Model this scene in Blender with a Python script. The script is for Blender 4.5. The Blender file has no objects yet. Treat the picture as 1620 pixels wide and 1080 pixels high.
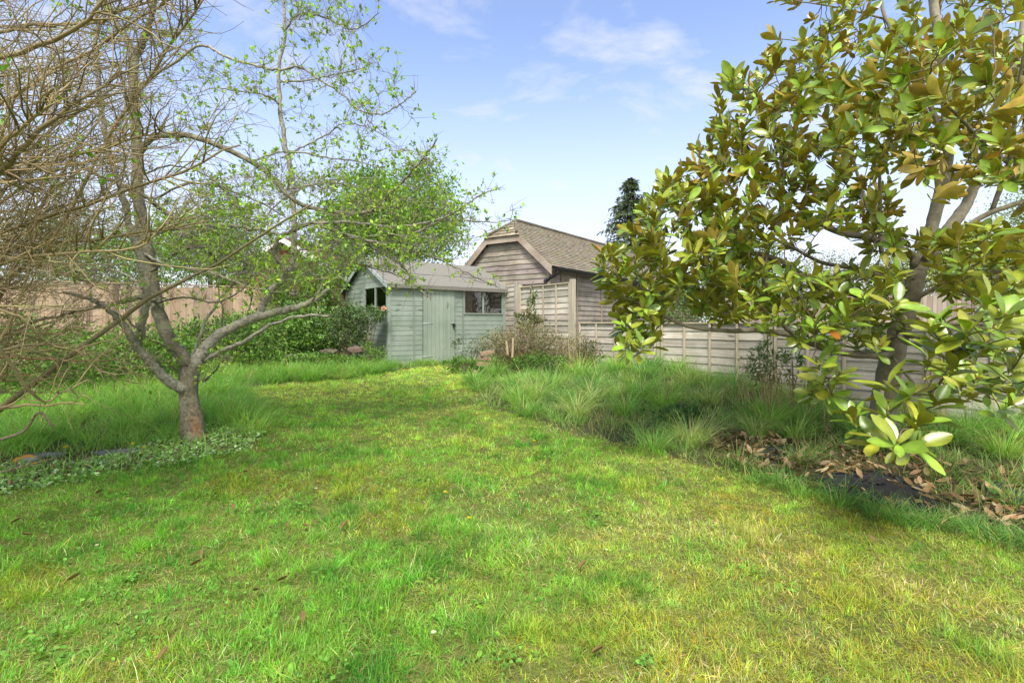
import bpy, math, random
import numpy as np
C = bpy.context.scene.collection
rng = np.random.default_rng(7)
random.seed(7)
R = math.radians

# ---------------------------------------------------------------- camera / world / sun
EYE = 1.25
FP = 810.0          # focal length in photo pixels (1620 wide)
cam = bpy.data.cameras.new('camera'); cam.lens = 18.0; cam.sensor_width = 36.0
cam.shift_y = -30/1620; cam.clip_start = 0.05; cam.clip_end = 2000
co = bpy.data.objects.new('camera', cam); C.objects.link(co)
co.location = (0, 0, EYE); co.rotation_euler = (R(90), 0, 0)
bpy.context.scene.camera = co
SC = bpy.context.scene
SC.view_settings.view_transform = 'Standard'; SC.view_settings.look = 'None'
SC.view_settings.exposure = 1.5; SC.view_settings.gamma = 1.0
sun_dir = np.array([-0.04, -0.60, 0.86]); sun_dir /= np.linalg.norm(sun_dir)   # towards the sun
elev = math.asin(sun_dir[2]); az = math.atan2(sun_dir[0], sun_dir[1])            # from +Y clockwise to +X
W = bpy.data.worlds.new("World"); SC.world = W; W.use_nodes = True
nt = W.node_tree; N = nt.nodes; L = nt.links
bg = N['Background']; bg.inputs['Strength'].default_value = 0.15
sky = N.new('ShaderNodeTexSky'); sky.sky_type = 'NISHITA'; sky.sun_disc = False
sky.sun_elevation = elev; sky.sun_rotation = az; sky.air_density = 0.9; sky.dust_density = 0.8; sky.ozone_density = 2.0
tint = N.new('ShaderNodeMix'); tint.data_type = 'RGBA'; tint.blend_type = 'MULTIPLY'; tint.inputs['Factor'].default_value = 1
L.new(sky.outputs[0], tint.inputs['A']); tint.inputs['B'].default_value = (.92, .81, .80, 1)
tc = N.new('ShaderNodeTexCoord'); sep = N.new('ShaderNodeSeparateXYZ'); L.new(tc.outputs['Generated'], sep.inputs[0])
zz = N.new('ShaderNodeMath'); zz.operation = 'MAXIMUM'; L.new(sep.outputs['Z'], zz.inputs[0]); zz.inputs[1].default_value = 0.0
za = N.new('ShaderNodeMath'); za.operation = 'ADD'; L.new(zz.outputs[0], za.inputs[0]); za.inputs[1].default_value = 0.12
dv = N.new('ShaderNodeVectorMath'); dv.operation = 'DIVIDE'; L.new(tc.outputs['Generated'], dv.inputs[0])
cb = N.new('ShaderNodeCombineXYZ'); L.new(za.outputs[0], cb.inputs[0]); L.new(za.outputs[0], cb.inputs[1]); cb.inputs[2].default_value = 1
L.new(cb.outputs[0], dv.inputs[1])
mp = N.new('ShaderNodeMapping'); mp.inputs['Scale'].default_value = (1.25, 1.5, 0.3); mp.inputs['Location'].default_value = (1.7, 4.4, 0)
mp.inputs['Rotation'].default_value = (0, 0, R(25)); L.new(dv.outputs[0], mp.inputs[0])
nz = N.new('ShaderNodeTexNoise'); nz.inputs['Scale'].default_value = 1.7; nz.inputs['Detail'].default_value = 8; nz.inputs['Roughness'].default_value = 0.58
nz.inputs['Distortion'].default_value = 0.35; L.new(mp.outputs[0], nz.inputs['Vector'])
cr = N.new('ShaderNodeValToRGB'); cr.color_ramp.elements[0].position = 0.50; cr.color_ramp.elements[1].position = 0.68
cr.color_ramp.elements[1].color = (0.75, 0.75, 0.75, 1)
L.new(nz.outputs['Fac'], cr.inputs[0])
bk = N.new('ShaderNodeMapRange'); bk.interpolation_type = 'SMOOTHSTEP'; L.new(sep.outputs['Y'], bk.inputs['Value'])   # bright cloud added in the unseen sky behind the camera, warms and fills shade
bk.inputs['From Min'].default_value = 0.15; bk.inputs['From Max'].default_value = -0.35; bk.inputs['To Min'].default_value = 0.0; bk.inputs['To Max'].default_value = 0.8
# pale veil thickening to the horizon
hz = N.new('ShaderNodeMapRange'); hz.interpolation_type = 'SMOOTHSTEP'; L.new(sep.outputs['Z'], hz.inputs['Value'])
hz.inputs['From Min'].default_value = 0.5; hz.inputs['From Max'].default_value = 0.02; hz.inputs['To Min'].default_value = 0.0; hz.inputs['To Max'].default_value = 0.85
mx = N.new('ShaderNodeMath'); mx.operation = 'MAXIMUM'; L.new(cr.outputs[0], mx.inputs[0]); L.new(hz.outputs[0], mx.inputs[1])
mx2 = N.new('ShaderNodeMath'); mx2.operation = 'MAXIMUM'; L.new(mx.outputs[0], mx2.inputs[0]); L.new(bk.outputs[0], mx2.inputs[1]); mx = mx2
veil = N.new('ShaderNodeMix'); veil.data_type = 'RGBA'; L.new(mx.outputs[0], veil.inputs['Factor'])
vc = N.new('ShaderNodeMix'); vc.data_type = 'RGBA'; L.new(bk.outputs[0], vc.inputs['Factor']); vc.inputs['A'].default_value = (2.2, 2.27, 2.48, 1); vc.inputs['B'].default_value = (4.3, 4.2, 4.0, 1)
L.new(tint.outputs['Result'], veil.inputs['A']); L.new(vc.outputs['Result'], veil.inputs['B'])
L.new(veil.outputs['Result'], bg.inputs['Color'])
sd = bpy.data.lights.new('sun', 'SUN'); sd.energy = 2.1; sd.angle = R(15.0); sd.color = (1.0, 0.95, 0.87)
so = bpy.data.objects.new('sun', sd); C.objects.link(so)
from mathutils import Vector
so.rotation_euler = Vector(sun_dir).to_track_quat('Z', 'Y').to_euler()

# ---------------------------------------------------------------- helpers
def nrm(a): return a/np.maximum(np.linalg.norm(a, axis=-1, keepdims=True), 1e-9)
def sstep(a, b, x):
    t = np.clip((np.asarray(x, float)-a)/(b-a), 0, 1); return t*t*(3-2*t)
def vnoise(x, y, s, seed=0):
    x = np.asarray(x, float)*s+seed*17.31; y = np.asarray(y, float)*s+seed*7.77
    xi = np.floor(x); yi = np.floor(y); fx = x-xi; fy = y-yi; fx = fx*fx*(3-2*fx); fy = fy*fy*(3-2*fy)
    def h(a, b):
        v = np.sin(a*127.1+b*311.7+seed*13.7)*43758.5453; return v-np.floor(v)
    return (h(xi, yi)*(1-fx)+h(xi+1, yi)*fx)*(1-fy)+(h(xi, yi+1)*(1-fx)+h(xi+1, yi+1)*fx)*fy
def fbm(x, y, s, seed=0, o=4):
    r = 0; a = .5; t = 0
    for k in range(o): r = r+a*vnoise(x, y, s*2**k, seed+k); t += a; a *= .5
    return r/t
def base_h(y): return .32*sstep(2.0, 10.5, y)
def at(px, py, Y): return np.array([(px-810)/FP*Y, Y, EYE+(510-py)/FP*Y])
def ground_at(px, py):
    Y = 5.0
    for _ in range(40): Y = .5*Y+.5*FP*(EYE-float(base_h(Y)))/(py-510)
    return np.array([(px-810)/FP*Y, Y])
def proj(P): P = np.asarray(P); return 810+P[..., 0]/np.maximum(P[..., 1], .1)*FP, 510-(P[..., 2]-EYE)/np.maximum(P[..., 1], .1)*FP
def inpoly(x, y, poly):
    x = np.asarray(x); y = np.asarray(y); ins = np.zeros(x.shape, bool); n = len(poly)
    for i in range(n):
        x1, y1 = poly[i]; x2, y2 = poly[(i+1) % n]
        c = ((y1 > y) != (y2 > y)) & (x < (x2-x1)*(y-y1)/((y2-y1) if y2 != y1 else 1e-9)+x1); ins ^= c
    return ins
RE = [(700, 578), (738, 592), (752, 618), (775, 645), (880, 676), (985, 703), (1100, 733), (1240, 768), (1390, 812), (1500, 838), (1700, 885), (2100, 960)]
LE = [(-500, 840), (-200, 800), (0, 778), (150, 752), (300, 728), (385, 712), (425, 682), (428, 655), (388, 628), (395, 612), (480, 604), (560, 598), (615, 588)]
rew = [ground_at(*p) for p in RE]; lew = [ground_at(*p) for p in LE]
lawn_poly = [tuple(p) for p in lew]+[tuple(p) for p in rew]+[(14, 1.0), (6, -3), (-6, -3), (-14, 1.5)]
def is_lawn(x, y): return inpoly(x, y, lawn_poly)
F0 = np.array([1.3, 10.2]); FD = nrm(np.array([1.3, -1.5])); FN = np.array([-FD[1], FD[0]])  # low fence line, FN points behind? (checked below)
if FN[0] < 0: FN = -FN
def behind_fence(x, y): return (x-F0[0])*FN[0]+(y-F0[1])*FN[1]
def gz(x, y):
    x = np.asarray(x, float); y = np.asarray(y, float)
    g = base_h(y)
    rgt = np.exp(-((x-2.2)**2/2.6+(y-8.2)**2/2.4))*.21
    g = g+rgt+.03*(fbm(x, y, .7, 3)-.5)+.012*(fbm(x, y, 3.1, 5)-.5)
    return g

class MB:
    def __init__(s): s.v = []; s.q = []; s.t = []; s.c = []; s.n = 0
    def add(s, V, Q=None, T=None, col=(1, 1, 1)):
        V = np.asarray(V, float).reshape(-1, 3)
        if Q is not None and len(Q): s.q.append(np.asarray(Q, np.int64)+s.n)
        if T is not None and len(T): s.t.append(np.asarray(T, np.int64)+s.n)
        col = np.asarray(col, float)
        if col.ndim == 1: col = np.tile(col[:3], (len(V), 1))
        s.v.append(V); s.c.append(col); s.n += len(V)
    def box(s, a, b, col=(1, 1, 1), taper=0):
        x0, y0, z0 = a; x1, y1, z1 = b
        s.add([(x0, y0, z0), (x1, y0, z0), (x1, y1, z0), (x0, y1, z0), (x0, y0, z1), (x1, y0, z1), (x1, y1, z1), (x0, y1, z1)],
              [(0, 3, 2, 1), (4, 5, 6, 7), (0, 1, 5, 4), (1, 2, 6, 5), (2, 3, 7, 6), (3, 0, 4, 7)], col=col)
    def hexa(s, P, col=(1, 1, 1)):
        s.add(P, [(0, 3, 2, 1), (4, 5, 6, 7), (0, 1, 5, 4), (1, 2, 6, 5), (2, 3, 7, 6), (3, 0, 4, 7)], col=col)
    def bar(s, p, q, w, h, col=(1, 1, 1), up=(0, 0, 1)):
        p = np.array(p, float); q = np.array(q, float); d = nrm(q-p); u = np.array(up, float)
        sd_ = nrm(np.cross(d, u)); u = np.cross(sd_, d)
        P = []
        for e in (p, q): P += [e-sd_*w/2-u*h/2, e+sd_*w/2-u*h/2, e+sd_*w/2+u*h/2, e-sd_*w/2+u*h/2]
        s.add(P, [(0, 1, 2, 3), (7, 6, 5, 4), (0, 4, 5, 1), (1, 5, 6, 2), (2, 6, 7, 3), (3, 7, 4, 0)], col=col)
    def tubes(s, P, Rr, k=5, col=(1, 1, 1)):
        P = np.asarray(P, float); Rr = np.asarray(Rr, float)
        if P.ndim == 2: P = P[None]; Rr = Rr[None]
        M, n, _ = P.shape
        T = np.empty_like(P); T[:, 1:-1] = P[:, 2:]-P[:, :-2]; T[:, 0] = P[:, 1]-P[:, 0]; T[:, -1] = P[:, -1]-P[:, -2]; T = nrm(T)
        ref = np.where(np.abs(T[:, :1, 2:3]) > .85, np.array([1., 0, 0]), np.array([0, 0, 1.]))
        U = np.empty_like(P); U[:, 0] = nrm(np.cross(T[:, 0], ref[:, 0]))
        for i in range(1, n):
            u = U[:, i-1]-T[:, i]*np.sum(U[:, i-1]*T[:, i], -1, keepdims=True); U[:, i] = nrm(u)
        B = np.cross(T, U)
        a = np.arange(k)*2*np.pi/k
        V = P[:, :, None]+Rr[:, :, None, None]*(U[:, :, None]*np.cos(a)[:, None]+B[:, :, None]*np.sin(a)[:, None])
        base = (np.arange(M)*n*k)[:, None, None]; i = np.arange(n-1)[None, :, None]*k; j = np.arange(k)[None, None]; j2 = (j+1) % k
        Q = np.stack([base+i+j, base+i+j2, base+i+k+j2, base+i+k+j], -1).reshape(-1, 4)
        col = np.asarray(col, float)
        if col.ndim == 2: col = np.repeat(col, n*k, 0)
        elif col.ndim == 3: col = np.repeat(col.reshape(-1, 3), k, 0)
        s.add(V.reshape(-1, 3), Q, col=col)
        # end caps
        if k > 3:
            tri = np.array([(0, b, b+1) for b in range(1, k-1)])
            e = (np.arange(M)*n*k)[:, None, None]
            s.t.append((tri[None, :, ::-1]+e).reshape(-1, 3)+s.n-M*n*k)
            s.t.append((tri[None]+e+(n-1)*k).reshape(-1, 3)+s.n-M*n*k)
    def inst(s, tv, tq, tt, pos, d, nn, sc, col, tcol=None, wsc=None):
        pos = np.asarray(pos, float); M = len(pos)
        if M == 0: return
        d = nrm(d); sd_ = nrm(np.cross(d, nn)); nn = np.cross(sd_, d)
        sc = np.broadcast_to(np.asarray(sc, float), (M,))[:, None, None]
        ws = 1 if wsc is None else np.asarray(wsc)[:, None, None]
        V = pos[:, None]+sc*(tv[None, :, 0:1]*ws*sd_[:, None]+tv[None, :, 1:2]*d[:, None]+tv[None, :, 2:3]*nn[:, None])
        o = (np.arange(M)*len(tv))[:, None, None]
        Q = (np.asarray(tq)[None]+o).reshape(-1, 4) if tq is not None and len(tq) else None
        T = (np.asarray(tt)[None]+o).reshape(-1, 3) if tt is not None and len(tt) else None
        col = np.broadcast_to(np.asarray(col, float), (M, 3))[:, None]*np.ones((1, len(tv), 1))
        if tcol is not None: col = tcol(col)
        s.add(V.reshape(-1, 3), Q, T, col.reshape(-1, 3))
    def build(s, name, mat, parent=None, smooth=False):
        me = bpy.data.meshes.new(name)
        V = np.concatenate(s.v); me.vertices.add(len(V)); me.vertices.foreach_set('co', V.astype(np.float32).ravel())
        q = np.concatenate(s.q) if s.q else np.zeros((0, 4), int); t = np.concatenate(s.t) if s.t else np.zeros((0, 3), int)
        me.loops.add(len(q)*4+len(t)*3)
        me.loops.foreach_set('vertex_index', np.concatenate([q.ravel(), t.ravel()]).astype(np.int32))
        me.polygons.add(len(q)+len(t))
        me.polygons.foreach_set('loop_start', np.concatenate([np.arange(len(q))*4, len(q)*4+np.arange(len(t))*3]).astype(np.int32))
        me.update(calc_edges=True)
        me.polygons.foreach_set('use_smooth', np.full(len(q)+len(t), smooth))
        at_ = me.attributes.new('col', 'FLOAT_COLOR', 'POINT')
        c = np.concatenate(s.c); c = np.concatenate([np.clip(c, 0, 1), np.ones((len(c), 1))], 1)
        at_.data.foreach_set('color', c.astype(np.float32).ravel())
        me.materials.append(mat)
        o = bpy.data.objects.new(name, me); C.objects.link(o)
        if parent: o.parent = parent
        return o
def tag(o, label, cat=None, group=None, kind=None):
    if label: o['label'] = label
    if cat: o['category'] = cat
    if group: o['group'] = group
    if kind: o['kind'] = kind
    return o
def thing(name, label, cat, loc=(0, 0, 0), rz=0, group=None):
    o = bpy.data.objects.new(name, None); C.objects.link(o); o.location = loc; o.rotation_euler = (0, 0, rz); o.empty_display_size = .2
    return tag(o, label, cat, group)
def rel(mb, loc):
    for i in range(len(mb.v)): mb.v[i] = mb.v[i]-np.asarray(loc, float)
    return mb
def dup(root, loc, rz=0, sc=1, label=None):
    r = root.copy(); C.objects.link(r); r.location = loc; r.rotation_euler = (root.rotation_euler[0], root.rotation_euler[1], rz); r.scale = (sc, sc, sc)
    if label: r['label'] = label
    for ch in list(root.children):
        c = ch.copy(); C.objects.link(c); c.parent = r
    return r
def jit(col, M, a=.15, hue=.06):
    c = np.tile(np.asarray(col, float), (M, 1)) if np.ndim(col) == 1 else np.array(col, float)
    return c*(1+a*rng.standard_normal((M, 1)))*(1+hue*rng.standard_normal((M, 3)))
def catmull(P, n):
    P = np.asarray(P, float); P = np.vstack([2*P[0]-P[1], P, 2*P[-1]-P[-2]]); out = []
    segs = len(P)-3; ts = np.linspace(0, segs-1e-6, n)
    for t in ts:
        i = int(t); u = t-i; a, b, c, d = P[i:i+4]
        out.append(.5*((2*b)+(-a+c)*u+(2*a-5*b+4*c-d)*u*u+(-a+3*b-3*c+d)*u**3))
    return np.array(out)
def grow(st, d, ln, n, wig, trop=(0, 0, 0)):
    M = len(st); P = np.empty((M, n, 3)); P[:, 0] = st; d = nrm(d); tr = np.asarray(trop, float); step = (np.broadcast_to(ln, (M,))/(n-1))[:, None]
    for i in range(1, n):
        d = nrm(d+wig*rng.standard_normal((M, 3))+tr); P[:, i] = P[:, i-1]+d*step
    return P
def kids(P, Rr, per, tmin, spread, fwd=1.0):
    M, n, _ = P.shape; m = rng.integers(0, M, int(M*per)); t = tmin+(1-tmin)*rng.random(len(m)); f = t*(n-1); i = np.minimum(f.astype(int), n-2); u = (f-i)[:, None]
    p = P[m, i]*(1-u)+P[m, i+1]*u; T = nrm(P[m, i+1]-P[m, i]); r = Rr[m, i]*(1-u[:, 0])+Rr[m, i+1]*u[:, 0]
    v = rng.standard_normal((len(m), 3)); v = nrm(v-T*np.sum(v*T, -1, keepdims=True))
    return p, nrm(T*fwd+v*spread), r, t
def taper(r0, r1, n): return r0[:, None]+(r1[:, None]-r0[:, None])*np.linspace(0, 1, n)[None]

# ---- leaf templates (length 1 along +y)
def leaf_t(w=.4, segs=4, fold=.15, curl=.15, two=False, tipp=1.0, wave=0):
    v = []; 
    for i in range(segs+1):
        t = i/segs; ww = w/2*(math.sin(math.pi*min(1, (t*.96+.02))**tipp))**.75*(1 if not two else (.55+.62*t))
        z = -curl*t*t+ (wave*math.sin(t*7) if wave else 0)
        v += [(-ww, t, z+fold*ww*2), (0, t, z), (ww, t, z+fold*ww*2)]
    q = []
    for i in range(segs):
        a = i*3; q += [(a, a+1, a+4, a+3), (a+1, a+2, a+5, a+4)]
    v = np.array(v); q = np.array(q)
    if two:
        v2 = v.copy(); v2[:, 2] -= .006; q2 = q[:, ::-1]+len(v); v = np.vstack([v, v2]); q = np.vstack([q, q2])
    return v, q
SMALL_V = np.array([(0, 0, 0), (-.27, .45, .07), (0, .5, -.02), (.27, .45, .07), (0, 1, -.08)]); SMALL_Q = np.array([(0, 2, 1, 1)])
SMALL_T = np.array([(0, 2, 1), (0, 3, 2), (1, 2, 4), (2, 3, 4)])

# ---------------------------------------------------------------- materials
def new_mat(name):
    m = bpy.data.materials.new(name); m.use_nodes = True; return m, m.node_tree.nodes, m.node_tree.links, m.node_tree.nodes['Principled BSDF']
def mixmul(N, L, a, b, fac=1.0, mode='MULTIPLY'):
    x = N.new('ShaderNodeMix'); x.data_type = 'RGBA'; x.blend_type = mode; x.inputs['Factor'].default_value = fac
    L.new(a, x.inputs['A']); L.new(b, x.inputs['B']); return x.outputs['Result']
def noise(N, L, scale, detail=4, rough=.6, sc=None, coord='Object'):
    t = N.new('ShaderNodeTexCoord'); n = N.new('ShaderNodeTexNoise'); n.inputs['Scale'].default_value = scale; n.inputs['Detail'].default_value = detail; n.inputs['Roughness'].default_value = rough
    src = t.outputs[coord]
    if sc:
        m = N.new('ShaderNodeMapping'); m.inputs['Scale'].default_value = sc; L.new(src, m.inputs[0]); src = m.outputs[0]
    L.new(src, n.inputs['Vector']); return n.outputs['Fac']
def ramp(N, L, f, els):
    r = N.new('ShaderNodeValToRGB'); e = r.color_ramp.elements
    while len(e) < len(els): e.new(.5)
    for k, (p, c) in enumerate(els):
        e[k].position = p; e[k].color = (*c, 1) if len(c) == 3 else c
    L.new(f, r.inputs[0]); return r.outputs[0]
def attr(N):
    a = N.new('ShaderNodeAttribute'); a.attribute_name = 'col'; return a.outputs['Color']
def leaf_mat(name, rough=.5, tr=.3, spec=.4, nscale=30, coat=0):
    m, N, L, b = new_mat(name); a = attr(N)
    n = ramp(N, L, noise(N, L, nscale, 3), [(.3, (.75, .75, .75)), (.7, (1.2, 1.2, 1.15))])
    c = mixmul(N, L, a, n); L.new(c, b.inputs['Base Color']); b.inputs['Roughness'].default_value = rough; b.inputs['Specular IOR Level'].default_value = spec
    if coat: b.inputs['Coat Weight'].default_value = coat; b.inputs['Coat Roughness'].default_value = .25
    t = N.new('ShaderNodeBsdfTranslucent'); g = N.new('ShaderNodeMix'); g.data_type = 'RGBA'; g.blend_type = 'MULTIPLY'; g.inputs['Factor'].default_value = 1; L.new(c, g.inputs['A']); g.inputs['B'].default_value = (1.25, 1.35, .55, 1)
    L.new(g.outputs['Result'], t.inputs[0]); mx = N.new('ShaderNodeMixShader'); mx.inputs[0].default_value = tr
    L.new(b.outputs[0], mx.inputs[1]); L.new(t.outputs[0], mx.inputs[2]); L.new(mx.outputs[0], N['Material Output'].inputs[0]); return m
def bark_mat(name, scale=25, lo=.55, hi=1.35, bump=.5, lichen=None, sc=None):
    m, N, L, b = new_mat(name); a = attr(N); f = noise(N, L, scale, 6, .65, sc)
    c = mixmul(N, L, a, ramp(N, L, f, [(.3, (lo, lo, lo)), (.7, (hi, hi, hi))]))
    if lichen:
        g = noise(N, L, 6, 5, .6); fr = ramp(N, L, g, [(.52, (0, 0, 0)), (.62, (1, 1, 1))]); x = N.new('ShaderNodeMix'); x.data_type = 'RGBA'
        mm = N.new('ShaderNodeMath'); mm.operation = 'MULTIPLY'; L.new(fr, mm.inputs[0]); mm.inputs[1].default_value = .55
        L.new(mm.outputs[0], x.inputs['Factor']); L.new(c, x.inputs['A']); x.inputs['B'].default_value = (*lichen, 1); c = x.outputs['Result']
    L.new(c, b.inputs['Base Color']); b.inputs['Roughness'].default_value = .85
    bp = N.new('ShaderNodeBump'); bp.inputs['Strength'].default_value = bump; bp.inputs['Distance'].default_value = .01; L.new(f, bp.inputs['Height']); L.new(bp.outputs[0], b.inputs['Normal']); return m
def wood_mat(name, axis='x', amp=(.62, 1.25), rough=.8, bump=.35, stain=None, scale=1.0, knots=True):
    m, N, L, b = new_mat(name); a = attr(N)
    s = {'x': (2*scale, 45*scale, 45*scale), 'y': (45*scale, 2*scale, 45*scale), 'z': (45*scale, 45*scale, 2*scale)}[axis]
    f = noise(N, L, 1, 6, .65, s); c = mixmul(N, L, a, ramp(N, L, f, [(.25, (amp[0],)*3), (.75, (amp[1],)*3)]))
    g = noise(N, L, 1.7*scale, 5, .6)
    if stain: c = mixmul(N, L, c, ramp(N, L, g, [(.3, stain), (.62, (1.08, 1.08, 1.08))]))
    if knots:
        s2 = {'x': (3, 11, 11), 'y': (11, 3, 11), 'z': (11, 11, 3)}[axis]
        k = noise(N, L, 1, 1, .5, s2); c = mixmul(N, L, c, ramp(N, L, k, [(.22, (.45, .42, .4)), (.3, (1, 1, 1))]))
    L.new(c, b.inputs['Base Color']); b.inputs['Roughness'].default_value = rough; b.inputs['Specular IOR Level'].default_value = .3
    bp = N.new('ShaderNodeBump'); bp.inputs['Strength'].default_value = bump; bp.inputs['Distance'].default_value = .004; L.new(f, bp.inputs['Height']); L.new(bp.outputs[0], b.inputs['Normal']); return m
def plain_mat(name, col=None, rough=.5, metal=0, var=.2, scale=20, spec=.5, bump=0):
    m, N, L, b = new_mat(name)
    if col is None: a = attr(N)
    else:
        r = N.new('ShaderNodeRGB'); r.outputs[0].default_value = (*col, 1); a = r.outputs[0]
    f = noise(N, L, scale, 5, .6); L.new(mixmul(N, L, a, ramp(N, L, f, [(.3, (1-var,)*3), (.7, (1+var,)*3)])), b.inputs['Base Color'])
    b.inputs['Roughness'].default_value = rough; b.inputs['Metallic'].default_value = metal; b.inputs['Specular IOR Level'].default_value = spec
    if bump:
        bp = N.new('ShaderNodeBump'); bp.inputs['Strength'].default_value = bump; bp.inputs['Distance'].default_value = .01; L.new(f, bp.inputs['Height']); L.new(bp.outputs[0], b.inputs['Normal'])
    return m
def glass_mat(name):
    m, N, L, b = new_mat(name); N.remove(b)
    g = N.new('ShaderNodeBsdfGlossy'); g.inputs['Roughness'].default_value = .06; g.inputs['Color'].default_value = (.8, .8, .8, 1)
    t = N.new('ShaderNodeBsdfTransparent'); t.inputs[0].default_value = (.75, .74, .72, 1)
    fr = N.new('ShaderNodeFresnel'); fr.inputs[0].default_value = 1.5
    ad = N.new('ShaderNodeMath'); ad.operation = 'ADD'; L.new(fr.outputs[0], ad.inputs[0]); ad.inputs[1].default_value = .03
    n = N.new('ShaderNodeBump'); n.inputs['Strength'].default_value = .25; n.inputs['Distance'].default_value = .05; L.new(noise(N, L, 5, 2), n.inputs['Height']); L.new(n.outputs[0], g.inputs['Normal'])
    x = N.new('ShaderNodeMixShader'); L.new(ad.outputs[0], x.inputs[0]); L.new(t.outputs[0], x.inputs[1]); L.new(g.outputs[0], x.inputs[2]); L.new(x.outputs[0], N['Material Output'].inputs[0]); return m
M_ground = None
def ground_mat():
    m, N, L, b = new_mat('ground')
    a = attr(N); f = noise(N, L, 38, 6, .7); f2 = noise(N, L, 3, 5, .6)
    c = mixmul(N, L, a, ramp(N, L, f, [(.3, (.45, .45, .42)), (.7, (1.5, 1.5, 1.4))])); c = mixmul(N, L, c, ramp(N, L, f2, [(.35, (.8, .85, .8)), (.65, (1.2, 1.15, 1.1))]))
    L.new(c, b.inputs['Base Color']); b.inputs['Roughness'].default_value = .95; b.inputs['Specular IOR Level'].default_value = .1
    bp = N.new('ShaderNodeBump'); bp.inputs['Strength'].default_value = .8; bp.inputs['Distance'].default_value = .02; L.new(f, bp.inputs['Height']); L.new(bp.outputs[0], b.inputs['Normal']); return m
def brick_mat():
    m, N, L, b = new_mat('brickwork'); t = N.new('ShaderNodeTexCoord'); mp = N.new('ShaderNodeMapping'); mp.inputs['Rotation'].default_value = (R(90), 0, 0); L.new(t.outputs['Object'], mp.inputs[0])
    k = N.new('ShaderNodeTexBrick'); k.inputs['Scale'].default_value = 1; k.inputs['Brick Width'].default_value = .225; k.inputs['Row Height'].default_value = .075; k.inputs['Mortar Size'].default_value = .008
    k.inputs['Color1'].default_value = (.36, .1, .05, 1); k.inputs['Color2'].default_value = (.22, .06, .035, 1); k.inputs['Mortar'].default_value = (.3, .22, .17, 1)
    L.new(mp.outputs[0], k.inputs[0]); c = mixmul(N, L, k.outputs[0], ramp(N, L, noise(N, L, 2.5, 5), [(.3, (.7,)*3), (.7, (1.25,)*3)])); L.new(c, b.inputs['Base Color']); b.inputs['Roughness'].default_value = .9; return m
M_grass = leaf_mat('grass_blades', .6, .45, .25, 8)
M_leaf = leaf_mat('soft_leaves', .55, .35, .3)
M_ever = leaf_mat('evergreen_leaves', .4, .2, .4)
M_mag = leaf_mat('magnolia_leaves', .30, .34, .5, 14, .3)
M_bark = bark_mat('bark', 38, .35, 1.5, 1.0, lichen=(.29, .30, .19)); M_bark2 = bark_mat('smooth_bark', 22, .7, 1.25, .4, lichen=(.22, .2, .15)); M_cane = bark_mat('twig_bark', 40, .7, 1.25, .2)
M_shed = wood_mat('painted_shiplap', 'x', (.82, 1.12), .6, .2, stain=(.68, .76, .68)); M_shedy = wood_mat('painted_side_boards', 'y', (.75, 1.15), .65, .2, stain=(.62, .66, .6)); M_shedz = wood_mat('painted_door_boards', 'z', (.82, 1.12), .6, .2, stain=(.82, .87, .85))
M_wx = wood_mat('weathered_boards', 'x', (.6, 1.3), .85, .5, stain=(.68, .64, .6)); M_wy = wood_mat('weathered_gable_boards', 'y', (.6, 1.3), .85, .5, stain=(.66, .635, .58)); M_wz = wood_mat('weathered_posts', 'z', (.65, 1.25), .85, .4)
M_glass = glass_mat('window_glass'); M_brick = brick_mat()
M_felt = plain_mat('roof_felt', (.19, .182, .155), .9, 0, .18, 60, .2, .3); M_tile = plain_mat('roof_tiles', None, .85, 0, .3, 9, .2, .3); M_black = plain_mat('black_plastic', (.012, .012, .014), .35, 0, .3, 8)
M_metal = plain_mat('galvanised_metal', (.5, .5, .48), .4, .8, .2, 30); M_dark = plain_mat('dark_interior', (.02, .018, .016), .9); M_obj = plain_mat('mixed_surface', None, .75, 0, .25, 25, .3, .2)
M_stone = plain_mat('stone', None, .9, 0, .35, 14, .2, .8); M_litter = leaf_mat('dry_leaves', .7, .15, .2)
M_membrane = plain_mat('black_membrane', (.017, .016, .014), .7, 0, .4, 12, .5, .5)

# ---------------------------------------------------------------- ground
def ground():
    xs = np.unique(np.concatenate([np.linspace(-400, -20, 12), np.linspace(-20, -9, 14), np.linspace(-9, 9, 181), np.linspace(9, 20, 14), np.linspace(20, 400, 12)]))
    ys = np.unique(np.concatenate([np.linspace(-60, -2, 8), np.linspace(-2, 14, 161), np.linspace(14, 40, 18), np.linspace(40, 900, 14)]))
    X, Y = np.meshgrid(xs, ys, indexing='ij'); Z = gz(X, Y)
    lw = is_lawn(X, Y); n = fbm(X, Y, 1.1, 9)
    c = np.where(lw[..., None], np.array([.14, .15, .045]), np.array([.085, .08, .04]))*(.7+.6*n[..., None])
    nx, ny = X.shape; idx = np.arange(nx*ny).reshape(nx, ny)
    Q = np.stack([idx[:-1, :-1], idx[1:, :-1], idx[1:, 1:], idx[:-1, 1:]], -1).reshape(-1, 4)
    mb = MB(); mb.add(np.stack([X, Y, Z], -1).reshape(-1, 3), Q, col=c.reshape(-1, 3)); o = mb.build('ground', ground_mat(), smooth=True); tag(o, None, kind='structure')
ground()

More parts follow.
